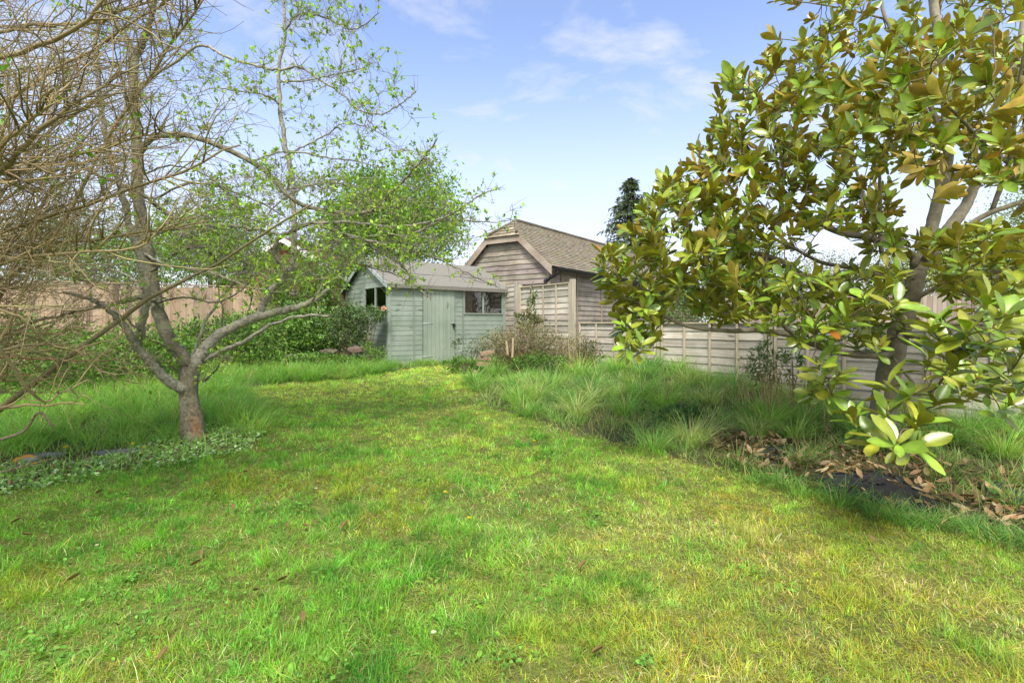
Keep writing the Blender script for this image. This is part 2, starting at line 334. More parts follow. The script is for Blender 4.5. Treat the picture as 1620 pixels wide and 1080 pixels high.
# ---------------------------------------------------------------- grass
def blades(mb, base, head, ln, lean, bend, wid, col, K=3, twist=None):
    M = len(base); t = np.linspace(0, 1, K+1); dt = 1/K
    th = lean[:, None]+bend[:, None]*(t[None, :-1]+dt/2)
    h = np.concatenate([np.zeros((M, 1)), np.cumsum(np.sin(th)*dt, 1)], 1)*ln[:, None]; z = np.concatenate([np.zeros((M, 1)), np.cumsum(np.cos(th)*dt, 1)], 1)*ln[:, None]
    cx, sy = np.cos(head)[:, None], np.sin(head)[:, None]
    P = np.stack([base[:, 0:1]+h*cx, base[:, 1:2]+h*sy, base[:, 2:3]+z], -1)
    tw = rng.uniform(-.9, .9, M)[:, None]; S = np.stack([-np.sin(head[:, None]+tw), np.cos(head[:, None]+tw), 0*tw], -1)
    w = wid[:, None]*(1-t[None, :]**2.2)/2; w[:, 0] *= .7
    Lf = P[:, :-1]-S*w[:, :-1, None]; Rt = P[:, :-1]+S*w[:, :-1, None]
    V = np.empty((M, 2*K+1, 3)); V[:, 0:2*K:2] = Lf; V[:, 1:2*K:2] = Rt; V[:, -1] = P[:, -1]
    q = np.array([(2*i, 2*i+1, 2*i+3, 2*i+2) for i in range(K-1)]).reshape(-1, 4); tr = np.array([(2*K-2, 2*K-1, 2*K)])
    o = (np.arange(M)*(2*K+1))[:, None, None]
    mb.add(V.reshape(-1, 3), (q[None]+o).reshape(-1, 4), (tr[None]+o).reshape(-1, 3), np.repeat(col, 2*K+1, 0))
GREEN = np.array([.165, .34, .045]); YEL = np.array([.34, .43, .075]); STRAW = np.array([.66, .54, .28]); DEEP = np.array([.09, .24, .03]); MOSS = np.array([.36, .32, .035])
def lawn_cols(x, y):
    n1 = fbm(x, y, .55, 21); n2 = fbm(x, y, 2.2, 31); n3 = fbm(x, y, 5.0, 41, 3); M = len(x)
    far = sstep(4.2, 8, y)
    # yellower toward the right and around the mid-distance, greener on the left
    ylw = np.clip(sstep(.36, .62, n1*.55+n2*.45+.05*np.clip(x, -2, 2)+.30*far-.085+.035*np.clip(x, -2, 2)), 0, 1)
    c = GREEN[None]*(1-ylw[:, None])+YEL[None]*ylw[:, None]
    dk = sstep(.52, .66, n3)*(1-ylw*.35); c = c*(1-dk[:, None])+DEEP*dk[:, None]
    ms = sstep(.60, .70, fbm(x, y, 1.3, 61))*sstep(5.5, 3.5, y)*rng.random(M)*.9; c = c*(1-ms[:, None])+MOSS*ms[:, None]
    ps = .045+.5*sstep(.5, .68, fbm(x, y, 1.6, 51))*(.2+.8*sstep(-2, 2, x)); st = rng.random(M) < ps*.7; c[st] = STRAW*.9
    return jit(c, M, .22, .09), n3
def lawn():
    mb = MB()
    # low matted thatch and moss between the blades
    for y0, y1, den, wd in ((1.5, 2.6, 5200, .0022), (2.6, 4.2, 3200, .003), (4.2, 7, 1300, .0045)):
        xm = 1.12*y1+.5; n = int((2*xm)*(y1-y0)*den); x = rng.uniform(-xm, xm, n); y = rng.uniform(y0, y1, n); k = is_lawn(x, y) & (rng.random(n) < sstep(.35, .65, fbm(x, y, 2.7, 91))); x = x[k]; y = y[k]; n = len(x)
        c = jit(np.array([STRAW*.9, MOSS, YEL, STRAW*.55])[rng.integers(0, 4, n)], n, .25, .06)
        blades(mb, np.stack([x, y, gz(x, y)+.004+.012*rng.random(n)], -1), rng.uniform(0, 6.28, n), rng.uniform(.02, .05, n), rng.uniform(1.2, 1.7, n), rng.uniform(-.2, .3, n), wd*rng.uniform(.7, 1.3, n), c, 2)
    for y0, y1, den, wd in ((1.5, 2.4, 17000, .0026), (2.4, 3.4, 13000, .003), (3.4, 4.6, 9000, .0036), (4.6, 6.5, 5600, .0046), (6.5, 9, 3600, .006), (9, 12.6, 2400, .008)):
        xm = 1.12*y1+.5; per = 13; nT = int((2*xm)*(y1-y0)*den*1.45/per); tx = rng.uniform(-xm, xm, nT); ty = rng.uniform(y0, y1, nT); k = is_lawn(tx+.08*rng.standard_normal(nT), ty+.08*rng.standard_normal(nT)); tx = tx[k]; ty = ty[k]; nT = len(tx)
        tc = np.stack([1+.16*rng.standard_normal(nT), 1+.12*rng.standard_normal(nT), 1+.2*rng.standard_normal(nT)], -1)*(1+.16*rng.standard_normal((nT, 1))); tl = rng.uniform(.6, 1.45, nT); th_ = rng.uniform(0, 6.28, nT)
        ti = np.repeat(np.arange(nT), per); n = len(ti); oa = rng.uniform(0, 6.28, n); orr = .016*np.abs(rng.standard_normal(n))*(1+.1*y1); x = tx[ti]+orr*np.cos(oa); y = ty[ti]+orr*np.sin(oa)
        n3 = fbm(x, y, 4.0, 45, 3); cl = fbm(x, y, 9.0, 47, 3); k = rng.random(len(x)) < .15+1.5*cl; x = x[k]; y = y[k]; n3 = n3[k]; cl = cl[k]; ti = ti[k]; oa = oa[k]; n = len(x)
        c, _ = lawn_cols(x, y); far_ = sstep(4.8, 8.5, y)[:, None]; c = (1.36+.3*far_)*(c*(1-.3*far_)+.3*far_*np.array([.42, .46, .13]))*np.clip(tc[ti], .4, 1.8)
        ln = (.020+.026*rng.random(n)+.065*sstep(.48, .72, n3)*rng.random(n)+.012*cl)*(1+.15*sstep(5, 9, y))
        long_ = rng.random(n) < .02; ln[long_] *= 1.5
        ln *= tl[ti]*.82
        base = np.stack([x, y, gz(x, y)-.003], -1)
        vx = np.cos(oa)+.9*np.cos(th_[ti])+.4*rng.standard_normal(n); vy = np.sin(oa)+.9*np.sin(th_[ti])+.4*rng.standard_normal(n); hd = np.arctan2(vy, vx); lean = np.abs(rng.normal(.55, .45, n)); st = c[:, 0] > .5; lean[st] += .35
        blades(mb, base, hd, ln, lean, rng.uniform(.2, 1.3, n), wd*(.6+.8*rng.random(n)), c, 2)
    tag(mb.build('lawn_grass', M_grass), 'mown lawn grass of mixed green and yellow blades with mossy patches', 'grass', kind='stuff')
lawn()
def tussocks(mb, cx, cy, nb, rad, lmin, lmax, cols, wd=.0045, wind=(.3, -.2), straw=.06, K=5, spread=1.0):
    for i in range(len(cx)):
        n = int(nb*rng.uniform(.6, 1.3)); a = rng.uniform(0, 2*np.pi, n); r = rad*np.sqrt(rng.random(n))
        x = cx[i]+r*np.cos(a); y = cy[i]+r*np.sin(a); ln = rng.uniform(lmin, lmax, n)*rng.uniform(.7, 1.15)
        hx = np.cos(a)*spread+wind[0]+.35*rng.standard_normal(n); hy = np.sin(a)*spread+wind[1]+.35*rng.standard_normal(n)
        c = jit(cols[rng.integers(0, len(cols))], n, .2, .08); st = rng.random(n) < straw; c[st] = jit(STRAW*.9, int(st.sum()), .2)
        dist = math.hypot(cx[i], cy[i]); w = wd*(.6+.7*rng.random(n))*max(1, dist/6)
        blades(mb, np.stack([x, y, gz(x, y)-.01], -1), np.arctan2(hy, hx), ln, np.abs(rng.normal(.18, .15, n))+.25*r/rad, rng.uniform(.5, 2.1, n), w, c, K)
TG = [np.array([.21, .41, .09]), np.array([.25, .46, .12]), np.array([.17, .35, .10]), np.array([.31, .50, .11]), np.array([.38, .48, .18])]
# litter zone below the magnolia (almost bare)
lit_poly = [tuple(ground_at(*p)) for p in [(1130, 700), (1180, 688), (1290, 700), (1420, 715), (1560, 745), (1800, 800), (1900, 900), (1620, 850), (1450, 815), (1330, 795), (1200, 752), (1130, 728)]]
def scat(n, x0, x1, y0, y1, cond):
    x = rng.uniform(x0, x1, n); y = rng.uniform(y0, y1, n); k = cond(x, y); return x[k], y[k]
def right_bed(x, y): return (~is_lawn(x, y)) & (behind_fence(x, y) < -.12) & (x > -1.2) & (y > 1.2) & ~((y > 8.9) & (x < .95)) & (y < 10.9)
def long_grass():
    mb = MB()
    x, y = scat(1350, -1, 8, 1.5, 11, lambda a, b: right_bed(a, b) & ~inpoly(a, b, lit_poly)); hv = fbm(x, y, 1.7, 88, 3)
    k = rng.random(len(x)) < np.where(y > 5.2, 1.0, .7); x = x[k]; y = y[k]; hv = hv[k]
    tall = sstep(4.6, 6.2, y)
    for lo, hi, a, b, nb in ((0, .5, .12, .3, 65), (.5, 1.1, .2, .46, 85)):
        k = (tall >= lo) & (tall < hi)
        for q0, q1, s_ in ((0, .47, .72), (.47, .55, 1.0), (.55, 1, 1.35)):
            k2 = k & (hv >= q0) & (hv < q1); tussocks(mb, x[k2], y[k2], nb*.6, .075+.02*s_, a*s_*.75, b*s_*.75, TG, .0042, wind=(.1, -.15), spread=1.25, straw=.09)
    bx, by = scat(420, -1, 7, 2.5, 10.5, lambda a, b: right_bed(a, b) & ~inpoly(a, b, lit_poly) & (b > 4.3)); kk_ = []
    for i in range(len(bx)):
        if all((bx[i]-bx[j])**2+(by[i]-by[j])**2 > .13 for j in kk_): kk_.append(i)
    tussocks(mb, bx[kk_], by[kk_], 230, .10, .26, .56, TG, .0058, wind=(.05, -.25), spread=1.6, straw=.07, K=6)
    # low filler
    x, y = scat(42000, -1, 8, 1.8, 11, lambda a, b: right_bed(a, b) & ~(inpoly(a, b, lit_poly) & (rng.random(len(a)) < .8))); n = len(x)
    c = jit(np.array(TG)[rng.integers(0, 5, n)], n, .25, .08); st = rng.random(n) < .12; c[st] = STRAW*.85
    blades(mb, np.stack([x, y, gz(x, y)], -1), rng.uniform(0, 6.28, n), rng.uniform(.06, .2, n), np.abs(rng.normal(.2, .25, n)), rng.uniform(.3, 1.6, n), .0045*np.maximum(1, y/6)*rng.uniform(.6, 1.2, n), c, 3)
    tag(mb.build('long_grass', M_grass), 'long uncut grass arching over the bed in front of the low fence', 'grass', kind='stuff')
    # edge tufts in front of the black sheet, magnolia shade put into their colour
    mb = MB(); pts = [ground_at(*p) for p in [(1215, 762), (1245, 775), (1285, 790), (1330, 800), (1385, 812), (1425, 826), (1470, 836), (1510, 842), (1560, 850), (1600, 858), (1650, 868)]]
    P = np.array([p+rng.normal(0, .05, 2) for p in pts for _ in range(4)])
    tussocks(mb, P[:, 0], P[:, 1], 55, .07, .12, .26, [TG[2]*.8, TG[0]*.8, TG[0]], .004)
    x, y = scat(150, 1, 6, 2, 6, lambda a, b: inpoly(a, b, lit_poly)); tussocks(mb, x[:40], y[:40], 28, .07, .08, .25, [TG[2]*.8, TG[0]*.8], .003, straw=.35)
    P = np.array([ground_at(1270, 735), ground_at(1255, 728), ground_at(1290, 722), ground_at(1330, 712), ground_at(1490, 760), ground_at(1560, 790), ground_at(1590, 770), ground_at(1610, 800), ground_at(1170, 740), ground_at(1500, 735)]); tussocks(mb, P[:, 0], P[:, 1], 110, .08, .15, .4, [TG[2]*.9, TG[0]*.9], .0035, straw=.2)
    tag(mb.build('edging_grass', M_grass), 'tufts of grass along the bed edge coloured darker for the shade beneath the magnolia', 'grass', kind='stuff')
    # left border
    mb = MB()
    left_ok = lambda a, b: (~is_lawn(a, b)) & (a < .0) & (a > -1.3*b)
    x, y = scat(800, -9, -1.8, 4.2, 9.5, lambda a, b: left_ok(a, b) & (b > 4.55+.05*(a+4)) & (np.hypot(a+3.0, b-4.6) > .5) & ~((b > 7.4) & (a < -3.9) & (rng.random(len(a)) < .5)))
    tussocks(mb, x, y, 90, .11, .2, .5, [TG[0], TG[1], TG[3], TG[0]], .0045, wind=(.35, -.35))
    x, y = scat(260, -6, -2.4, 8.3, 10.8, lambda a, b: left_ok(a, b) & (b < 8.3+.8*(a+6)+1.2))
    tussocks(mb, x, y, 90, .1, .2, .42, TG, .0045)
    x, y = scat(30000, -9, -1.5, 3.3, 11, left_ok); n = len(x); c = jit(np.array(TG)[rng.integers(0, 5, n)], n, .25, .08)
    k = (np.hypot(x+3.6, y-4.5) > .1); x = x[k]; y = y[k]; c = c[k]; n = len(x)
    blades(mb, np.stack([x, y, gz(x, y)], -1), rng.uniform(0, 6.28, n), rng.uniform(.06, .2, n), np.abs(rng.normal(.2, .25, n)), rng.uniform(.3, 1.6, n), .006*rng.uniform(.6, 1.2, n), c, 3)
    tag(mb.build('tussock_grass', M_grass), 'lush tussocks of long grass in the left border behind the apple tree', 'grass', kind='stuff')
    # grass along the foot of the shed
    mb = MB(); s0 = np.array([-2.6, 10.8]); dx = np.array([.784, .62]); dn = np.array([.62, -.784])
    t = rng.uniform(-.1, 3.0, 60); o = rng.uniform(.04, .3, 60); P = s0+t[:, None]*dx+o[:, None]*dn
    keep = ~((t > 1.0) & (t < 1.7) & (rng.random(60) < .4)); P = P[keep]
    tussocks(mb, P[:, 0], P[:, 1], 45, .07, .1, .27, TG, .0045, wind=(.1, -.3))
    t = rng.uniform(1.9, 3.1, 40); o = rng.uniform(.2, 1.2, 40); P = s0+t[:, None]*dx+o[:, None]*dn
    tussocks(mb, P[:, 0], P[:, 1], 70, .09, .15, .36, TG, .0045, wind=(.1, -.3))
    tag(mb.build('rough_grass', M_grass), 'rough grass growing along the foot of the green shed', 'grass', kind='stuff')
long_grass()

# ---------------------------------------------------------------- shed
def shed():
    g0 = .30; t = thing('garden_shed', 'grey green painted timber shed with felt roof and plank door', 'shed', (-2.6, 10.8, g0), math.atan2(.62, .784))
    Lx, Wy, He, Ap = 3.05, 2.42, 1.80, 2.42
    PAINT = np.array([.265, .31, .262]); pc = lambda a=.07: PAINT*(1+a*rng.standard_normal())
    # front cladding: courses of shiplap, broken by door (.80-1.61) and window (1.86-3.0, z 1.16-1.72)
    mb = MB(); ch = .107; z = .03
    def course(x0, x1, z0, z1, y=0):
        if x1-x0 < .02 or z1-z0 < .008: return
        c = pc(.06)
        mb.hexa([(x0, y-.012, z0), (x1, y-.012, z0), (x1, y+.004, z0), (x0, y+.004, z0), (x0, y-.007, z1), (x1, y-.007, z1), (x1, y+.004, z1), (x0, y+.004, z1)], c)
    while z < He:
        z1 = min(z+ch-.004, He)
        course(.04, .565, z, z1); course(.595, .795, z, z1); course(1.62, 1.83, z, z1)
        if z1 <= 1.14: course(1.86, 3.01, z, z1)
        elif z < 1.14: course(1.86, 3.01, z, 1.14)
        z += ch
    mb.box((0, .006, 0), (.8, .02, He), PAINT*.35); mb.box((1.615, .006, 0), (1.87, .02, He), PAINT*.35); mb.box((1.87, .006, 0), (Lx, .02, 1.14), PAINT*.35)
    mb.build('front_wall', M_shed, t)
    # gable side (x = 0 plane), windows y .05-1.25, z 1.12-1.72
    mb = MB(); z = .03
    roofz = lambda y: He+(Ap-He)*(1-abs(y-Wy/2)/(Wy/2))
    def gcourse(y0, y1, z0, z1, x=0, sx=-1):
        ymn = (z1-He)/(Ap-He)*Wy/2 if z1 > He else 0; y0b = max(y0, ymn); y1b = min(y1, Wy-ymn)
        if y1b-y0b < .03: return
        c = pc(.1)
        mb.hexa([(x+sx*.012, y0b, z0), (x-sx*.004, y0b, z0), (x-sx*.004, y1b, z0), (x+sx*.012, y1b, z0), (x+sx*.007, y0b, z1), (x-sx*.004, y0b, z1), (x-sx*.004, y1b, z1), (x+sx*.007, y1b, z1)], c)
    while z < Ap-.03:
        z1 = min(z+ch-.004, Ap)
        if z1 < 1.12 or z > 1.70: gcourse(.045, 1.235, z, z1)
        gcourse(1.275, Wy-.04, z, z1); gcourse(.04, Wy-.04, z, z1, Lx, 1); z += ch
    for x, s in ((.006, 0), (Lx-.02, 1)):
        V = []
        for xx in (x, x+.012): V += [(xx, 0, 0), (xx, Wy, 0), (xx, Wy, He), (xx, Wy/2, Ap), (xx, 0, He)]
        if s: mb.add(V, [(0, 1, 2, 4), (5, 6, 7, 9)], [(4, 2, 3), (9, 7, 8)], PAINT*.35)
        else:
            mb.box((x, 0, 0), (x+.012, 1.25, 1.1), PAINT*.35); mb.box((x, 1.25, 0), (x+.012, Wy, He), PAINT*.35)
            mb.add([(x, 0, 1.74), (x, 1.25, 1.74), (x, 1.25, He), (x, 0, He), (x, 0, He), (x, Wy, He), (x, Wy/2, Ap)], [(0, 1, 2, 3)], [(4, 5, 6)], PAINT*.35)
    mb.build('side_wall', M_shedy, t)
    mb = MB(); z = .03
    while z < He:
        mb.box((.04, Wy-.004, z), (Lx-.04, Wy+.014, min(z+ch-.007, He)), pc()); z += ch
    mb.box((0, Wy-.02, 0), (Lx, Wy-.006, He), PAINT*.4); mb.build('rear_wall', M_shed, t)
    # corner posts and battens
    for (x0, x1, y0, y1, zt) in ((-.03, .035, -.026, .035, He), (Lx-.04, Lx+.025, -.026, .035, He), (-.025, .035, Wy-.035, Wy+.025, He), (Lx-.035, Lx+.025, Wy-.035, Wy+.025, He)):
        m = MB(); m.box((x0, y0, -.12), (x1, y1, zt-.01), pc(.04)); m.build('corner_post', M_shedz, t)
    for x in (.567, 1.832):
        m = MB(); m.box((x, -.03, 0), (x+.027, -.001, He-.01), pc(.04)*.85); m.build('batten', M_shedz, t)
    m = MB(); m.box((-.03, 1.238, 0), (-.001, 1.27, Ap-.05), pc(.04)*.8); m.build('batten', M_shedz, t)
    m = MB(); m.box((.02, -.05, -.1), (3.03, .04, .026), (.30, .26, .17)); m.box((.02, .05, -.1), (.07, Wy, .02), (.2, .17, .1)); m.build('floor_bearer', M_wx, t)
    # door
    m = MB(); n = 8; w = .80/n
    for i in range(n):
        m.box((.802+i*w+.0025, -.034, .0), (.802+(i+1)*w-.0025, -.012, 1.715), pc(.05)*np.array([1.02, 1.03, .98]))
    m.box((.802, -.014, .0), (1.602, -.004, 1.715), PAINT*.3)
    d = m.build('door', M_shedz, t)
    m = MB(); m.box((.797, -.03, 1.72), (1.625, -.002, 1.79), pc(.04)); m.box((1.605, -.03, 0), (1.622, -.002, 1.718), pc(.04)*.8); m.build('door_frame', M_shed, t)
    for z in (1.615, .93, .20):
        h = MB(); h.add([(.79, -.037, z-.016), (1.04, -.037, z-.004), (1.04, -.037, z+.006), (.79, -.037, z+.018), (.79, -.043, z-.016), (1.04, -.043, z-.004), (1.04, -.043, z+.006), (.79, -.043, z+.018)],
              [(0, 3, 2, 1), (4, 5, 6, 7), (0, 1, 5, 4), (1, 2, 6, 5), (2, 3, 7, 6), (3, 0, 4, 7)], col=(.5, .53, .5)); h.build('hinge', plain_mat('hinge_paint', (.45, .5, .47), .5, .2), d)
    h = MB(); h.tubes(np.array([(1.51, -.04, .93), (1.57, -.05, .935), (1.63, -.04, .93)]), np.array([.012, .014, .012]), 8); h.box((1.495, -.044, .91), (1.53, -.036, .955)); h.build('bolt', M_metal, d)
    h = MB(); h.box((1.545, -.075, .845), (1.60, -.047, .90)); h.tubes(catmull([(1.555, -.06, .9), (1.557, -.06, .925), (1.572, -.06, .937), (1.588, -.06, .925), (1.59, -.06, .9)], 9), np.full(9, .005), 6); h.build('padlock', plain_mat('brass_padlock', (.05, .045, .035), .4, .6), d)
    # windows
    def window(frame_boxes, panes, mat):
        m = MB()
        for a, b in frame_boxes: m.box(a, b, pc(.04)*1.05)
        f = m.build('window', mat, t)
        for a, b in panes:
            p = MB(); p.box(a, b); p.build('pane', M_glass, f)
    z0, z1 = 1.145, 1.745; x0, x1 = 1.862, 3.008
    window([((x0, -.03, z0), (x1, .03, z0+.028)), ((x0, -.032, z1-.03), (x1, .03, z1+.03)), ((x0, -.03, z0+.028), (x0+.03, .03, z1-.03)), ((x1-.03, -.03, z0+.028), (x1, .03, z1-.03)), ((2.395, -.03, z0+.028), (2.44, .03, z1-.03))],
           [((x0+.03, -.006, z0+.028), (2.395, 0, z1-.03)), ((2.44, -.006, z0+.028), (x1-.03, 0, z1-.03))], M_shed)
    y0, y1 = .05, 1.235
    window([((-.03, y0, z0-.02), (.03, y1, z0+.012)), ((-.032, y0, z1-.03), (.03, y1, z1+.01)), ((-.03, y0, z0+.012), (.03, y0+.025, z1-.03)), ((-.03, y1-.025, z0+.012), (.03, y1, z1-.03)), ((-.03, .615, z0+.012), (.03, .665, z1-.03))],
           [((-.006, y0+.025, z0+.012), (0, .615, z1-.03)), ((-.006, .665, z0+.012), (0, y1-.025, z1-.03))], M_shedy)
    # roof: two felt slopes with turned-down edges
    ox, oy = .09, .1; sl = (Ap-He)/(Wy/2); th = .028
    def slope(sgn):
        m = MB(); ye = -oy if sgn < 0 else Wy+oy; zr = Ap+.02; ze = He-oy*sl+.02
        nseg = 14; V = []; 
        for i in range(nseg+1):
            x = -ox+(Lx+2*ox)*i/nseg; wob = .004*math.sin(i*2.1)
            V += [(x, ye, ze+wob), (x, (ye+Wy/2)/2, (ze+zr)/2+wob*1.3), (x, Wy/2, zr+wob*.5), (x, ye, ze-th), (x, Wy/2, zr-th)]
        Q = []
        for i in range(nseg):
            a = i*5; b = a+5; Q += [(a, b, b+1, a+1), (a+1, b+1, b+2, a+2), (a, a+3, b+3, b), (a+3, a+4, b+4, b+3)]
        Q += [(0, 1, 4, 3), (nseg*5, nseg*5+3, nseg*5+4, nseg*5+1)]
        m.add(V, Q, [(1, 2, 4), (nseg*5+1, nseg*5+4, nseg*5+2)]); 
        # lapped seam of felt
        k = .42; s0 = np.array([-ox-.001, ye+(Wy/2-ye)*k, ze+(zr-ze)*k+.006]); s1 = s0+np.array([Lx+2*ox+.002, 0, 0]); m.bar(s0, s1, .012, .008)
        yy = ye-.008*(-1 if sgn > 0 else 1); m.box((-ox, min(yy, ye), ze-.085), (Lx+ox, max(yy, ye), ze-.004)) 
        m.build('roof_slope', M_felt, t)
    slope(-1); slope(1)
    for x in (-ox-.014, Lx+ox+.001):
        m = MB()
        for ys, ye in ((-oy-.01, Wy/2), (Wy+oy+.01, Wy/2)):
            za = He-oy*sl-.0; zb = Ap
            m.hexa([(x, ys, za-.085), (x+.013, ys, za-.085), (x+.013, ys, za+.012), (x, ys, za+.012), (x, ye, zb-.085), (x+.013, ye, zb-.085), (x+.013, ye, zb+.012), (x, ye, zb+.012)], np.array([.36, .42, .39]))
        m.build('bargeboard', M_shedy, t)
    m = MB(); m.box((.02, .03, .02), (Lx-.02, Wy-.03, .04)); m.build('shed_floor', M_dark, t)
    def wp(x, y, z):
        a = math.atan2(.62, .784); return (-2.6+x*math.cos(a)-y*math.sin(a), 10.8+x*math.sin(a)+y*math.cos(a), g0+z)
    # things seen through the right window
    r0 = wp(2.2, .28, 1.0)
    m = MB(); u = np.linspace(0, 1, 26); v = np.linspace(0, 1, 22); U, Vv = np.meshgrid(u, v, indexing='ij')
    X = -.28+.5*U; Z = .7*Vv; Y = .05*np.sin(U*9+3*Vv)+.04*np.sin(Vv*11+U*4)+.03*np.sin(U*17)
    idx = np.arange(26*22).reshape(26, 22); Q = np.stack([idx[:-1, :-1], idx[1:, :-1], idx[1:, 1:], idx[:-1, 1:]], -1).reshape(-1, 4)
    m.add(np.stack([X, Y, Z], -1).reshape(-1, 3), Q, col=(.30, .2, .16)); m.add(np.stack([X, Y+.004, Z], -1).reshape(-1, 3), Q[:, ::-1], col=(.3, .2, .16))
    o = m.build('plastic_sheet', plain_mat('brown_plastic_sheet', None, .22, 0, .3, 6), None, True); o.location = r0; o.rotation_euler = (0, 0, math.atan2(.62, .784)); tag(o, 'crumpled brownish plastic sheet hanging inside the shed behind the right window', 'plastic sheet')
    m = MB(); m.tubes(catmull([(0, 0, 0), (.1, 0, .01), (.2, .01, .05), (.27, .01, .12), (.25, 0, .16)], 14), np.linspace(.028, .018, 14), 8, (.55, .5, .05)); m.tubes(catmull([(-.03, 0, .03), (.1, .02, .035), (.2, .02, .0)], 8), np.full(8, .018), 8, (.1, .3, .3))
    o = m.build('garden_hose', M_obj, None, True); o.location = wp(2.6, .16, 1.18); o.rotation_euler = (0, 0, math.atan2(.62, .784)); tag(o, 'yellow and teal hose ends lying on the sill inside the shed window', 'hose')
    m = MB(); m.box((1.9, .08, 1.1), (3.0, .36, 1.125), (.12, .08, .05)); m.build('window_shelf', M_wx, t)
shed()

# ---------------------------------------------------------------- barn
def barn():
    g0 = .35; rz = math.atan2(.81, .59); t = thing('timber_barn', 'weathered timber clad barn with half hipped tiled roof behind the fence', 'barn', (1.15, 16, g0), rz)
    Wd, Ln = 3.42, 16.0; He = EYE+1.92-g0; sl = .90; Rg = He+sl*Wd/2; Hh = He+.98  # hip base
    WB = np.array([.31, .28, .235]); wc = lambda: WB*(1+.13*rng.standard_normal())*np.array([1, 1+.03*rng.standard_normal(), 1+.05*rng.standard_normal()])
    # gable cladding x=0 plane, y 0..Wd
    mb = MB(); z = 0; ch = .165
    while z < Hh-.02:
        z1 = z+ch-.008; e0 = max(0, (z1-He)/sl+.05) if z1 > He-.05 else 0
        y = .045+e0; ye = Wd-.05-e0
        cuts = [y, min(ye, y+rng.uniform(.8, 2.2)), ye] if ye-y > 1 else [y, ye]
        for a, b in zip(cuts[:-1], cuts[1:]):
            if b-a < .05: continue
            c = wc(); n = 7; ys = np.linspace(a+.002, b-.002, n); wv = .006*rng.standard_normal(n)
            V = []
            for k in range(n): V += [(-.03, ys[k], z-.012+wv[k]), (-.006, ys[k], z1+.002), (0, ys[k], z1+.002), (0, ys[k], z-.012)]
            Q = []
            for k in range(n-1):
                p = k*4; r = p+4; Q += [(p, p+1, r+1, r), (p+1, p+2, r+2, r+1), (p+3, p, r, r+3)]
            Q += [(0, 3, 2, 1), (n*4-4, n*4-3, n*4-2, n*4-1)]
            mb.add(V, Q, col=c)
        z += ch
    V = [(.002, 0, 0), (.002, Wd, 0), (.002, Wd, He), (.002, Wd-.98/sl, Hh), (.002, .98/sl, Hh), (.002, 0, He)]
    mb.add(V, [(0, 1, 2, 5), (5, 2, 3, 4)], col=WB*.25); mb.build('gable_wall', M_wy, t)
    # side wall y=0 plane
    mb = MB(); z = 0; SW = np.array([.30, .27, .225])
    while z < He-.1:
        x = .05
        while x < Ln-.1:
            x1 = min(Ln-.05, x+rng.uniform(1.8, 3.5)); c = SW*(1+.15*rng.standard_normal())
            mb.hexa([(x, -.03, z), (x1-.004, -.03, z), (x1-.004, 0, z), (x, 0, z), (x, -.008, z+ch-.008), (x1-.004, -.008, z+ch-.008), (x1-.004, 0, z+ch-.008), (x, 0, z+ch-.008)], c); x = x1
        z += ch
    mb.box((.01, .002, 0), (Ln, .02, He), SW*.3); mb.build('side_wall', M_wx, t)
    mb = MB(); mb.box((.01, Wd-.02, 0), (Ln, Wd, He), SW); mb.build('side_wall', M_wx, t)
    mb = MB(); mb.box((Ln, 0, 0), (Ln+.03, Wd, He), SW); mb.add([(Ln+.01, 0, He), (Ln+.01, Wd, He), (Ln+.01, Wd/2, Rg)], None, [(0, 1, 2)], SW); mb.build('rear_wall', M_wy, t)
    for x in (.0, .72, 1.75, 3.6, 5.6, 8, 10.5, 13):
        m = MB(); m.box((x-.035, -.055, 0), (x+.045, -.0315, He-.12), np.array([.30, .25, .19])*(1+.1*rng.standard_normal())); m.build('batten', M_wz, t)
    m = MB(); m.box((-.04, -.02, 0), (-.005, .044, He-.02), (.33, .28, .21)); m.build('corner_board', M_wz, t)
    m = MB(); m.box((.05, -.06, He-.16), (Ln, -.032, He-.06), (.36, .31, .24)); m.build('wall_plate', M_wx, t)
    # tiled roof in courses with butt steps
    oh = .28; ov = .16; rows = 24
    TC = np.array([.23, .20, .145])
    def pt(y, x, up=0): # right slope surface
        return np.array([x, y, He+sl*y+up])
    def tiles(mb, fun, x0f, x1f, y0, y1, rows):
        nl = nrm(np.array([0, -sl, 1]))
        for r in range(rows):
            ya = y0+(y1-y0)*r/rows; yb = y0+(y1-y0)*(r+1)/rows+.01
            xa = x0f(ya); xa2 = x0f(yb); xe = x1f; n = max(1, int((xe-xa)/.17))
            e = np.linspace(0, 1, n+1)
            for k in range(n):
                up = .026+.0013*rng.standard_normal(); c = TC*(1+.09*rng.standard_normal())*np.array([1, 1+.05*rng.standard_normal(), 1+.08*rng.standard_normal()])
                A = xa+(xe-xa)*e[k]; B = xa+(xe-xa)*e[k+1]-.004; A2 = xa2+(xe-xa2)*e[k]; B2 = xa2+(xe-xa2)*e[k+1]-.004
                fun(mb, A, B, A2, B2, ya, yb, up, c)
    hx = lambda z: (z-Hh)/(Rg-Hh)*.72  # hip ridge setback
    x0 = lambda y: -ov if He+sl*y < Hh else -ov+((He+sl*y)-Hh)/(Rg-Hh)*.75
    def rt(mb, A, B, A2, B2, ya, yb, up, c):
        mb.hexa([(A, ya, He+sl*ya), (B, ya, He+sl*ya), (B2, yb, He+sl*yb), (A2, yb, He+sl*yb), (A, ya-.02, He+sl*ya+up), (B, ya-.02, He+sl*ya+up), (B2, yb, He+sl*yb+.012), (A2, yb, He+sl*yb+.012)], c)
    mb = MB(); tiles(mb, rt, x0, Ln+.1, -oh*.75, Wd/2, rows); mb.build('roof_slope', M_tile, t)
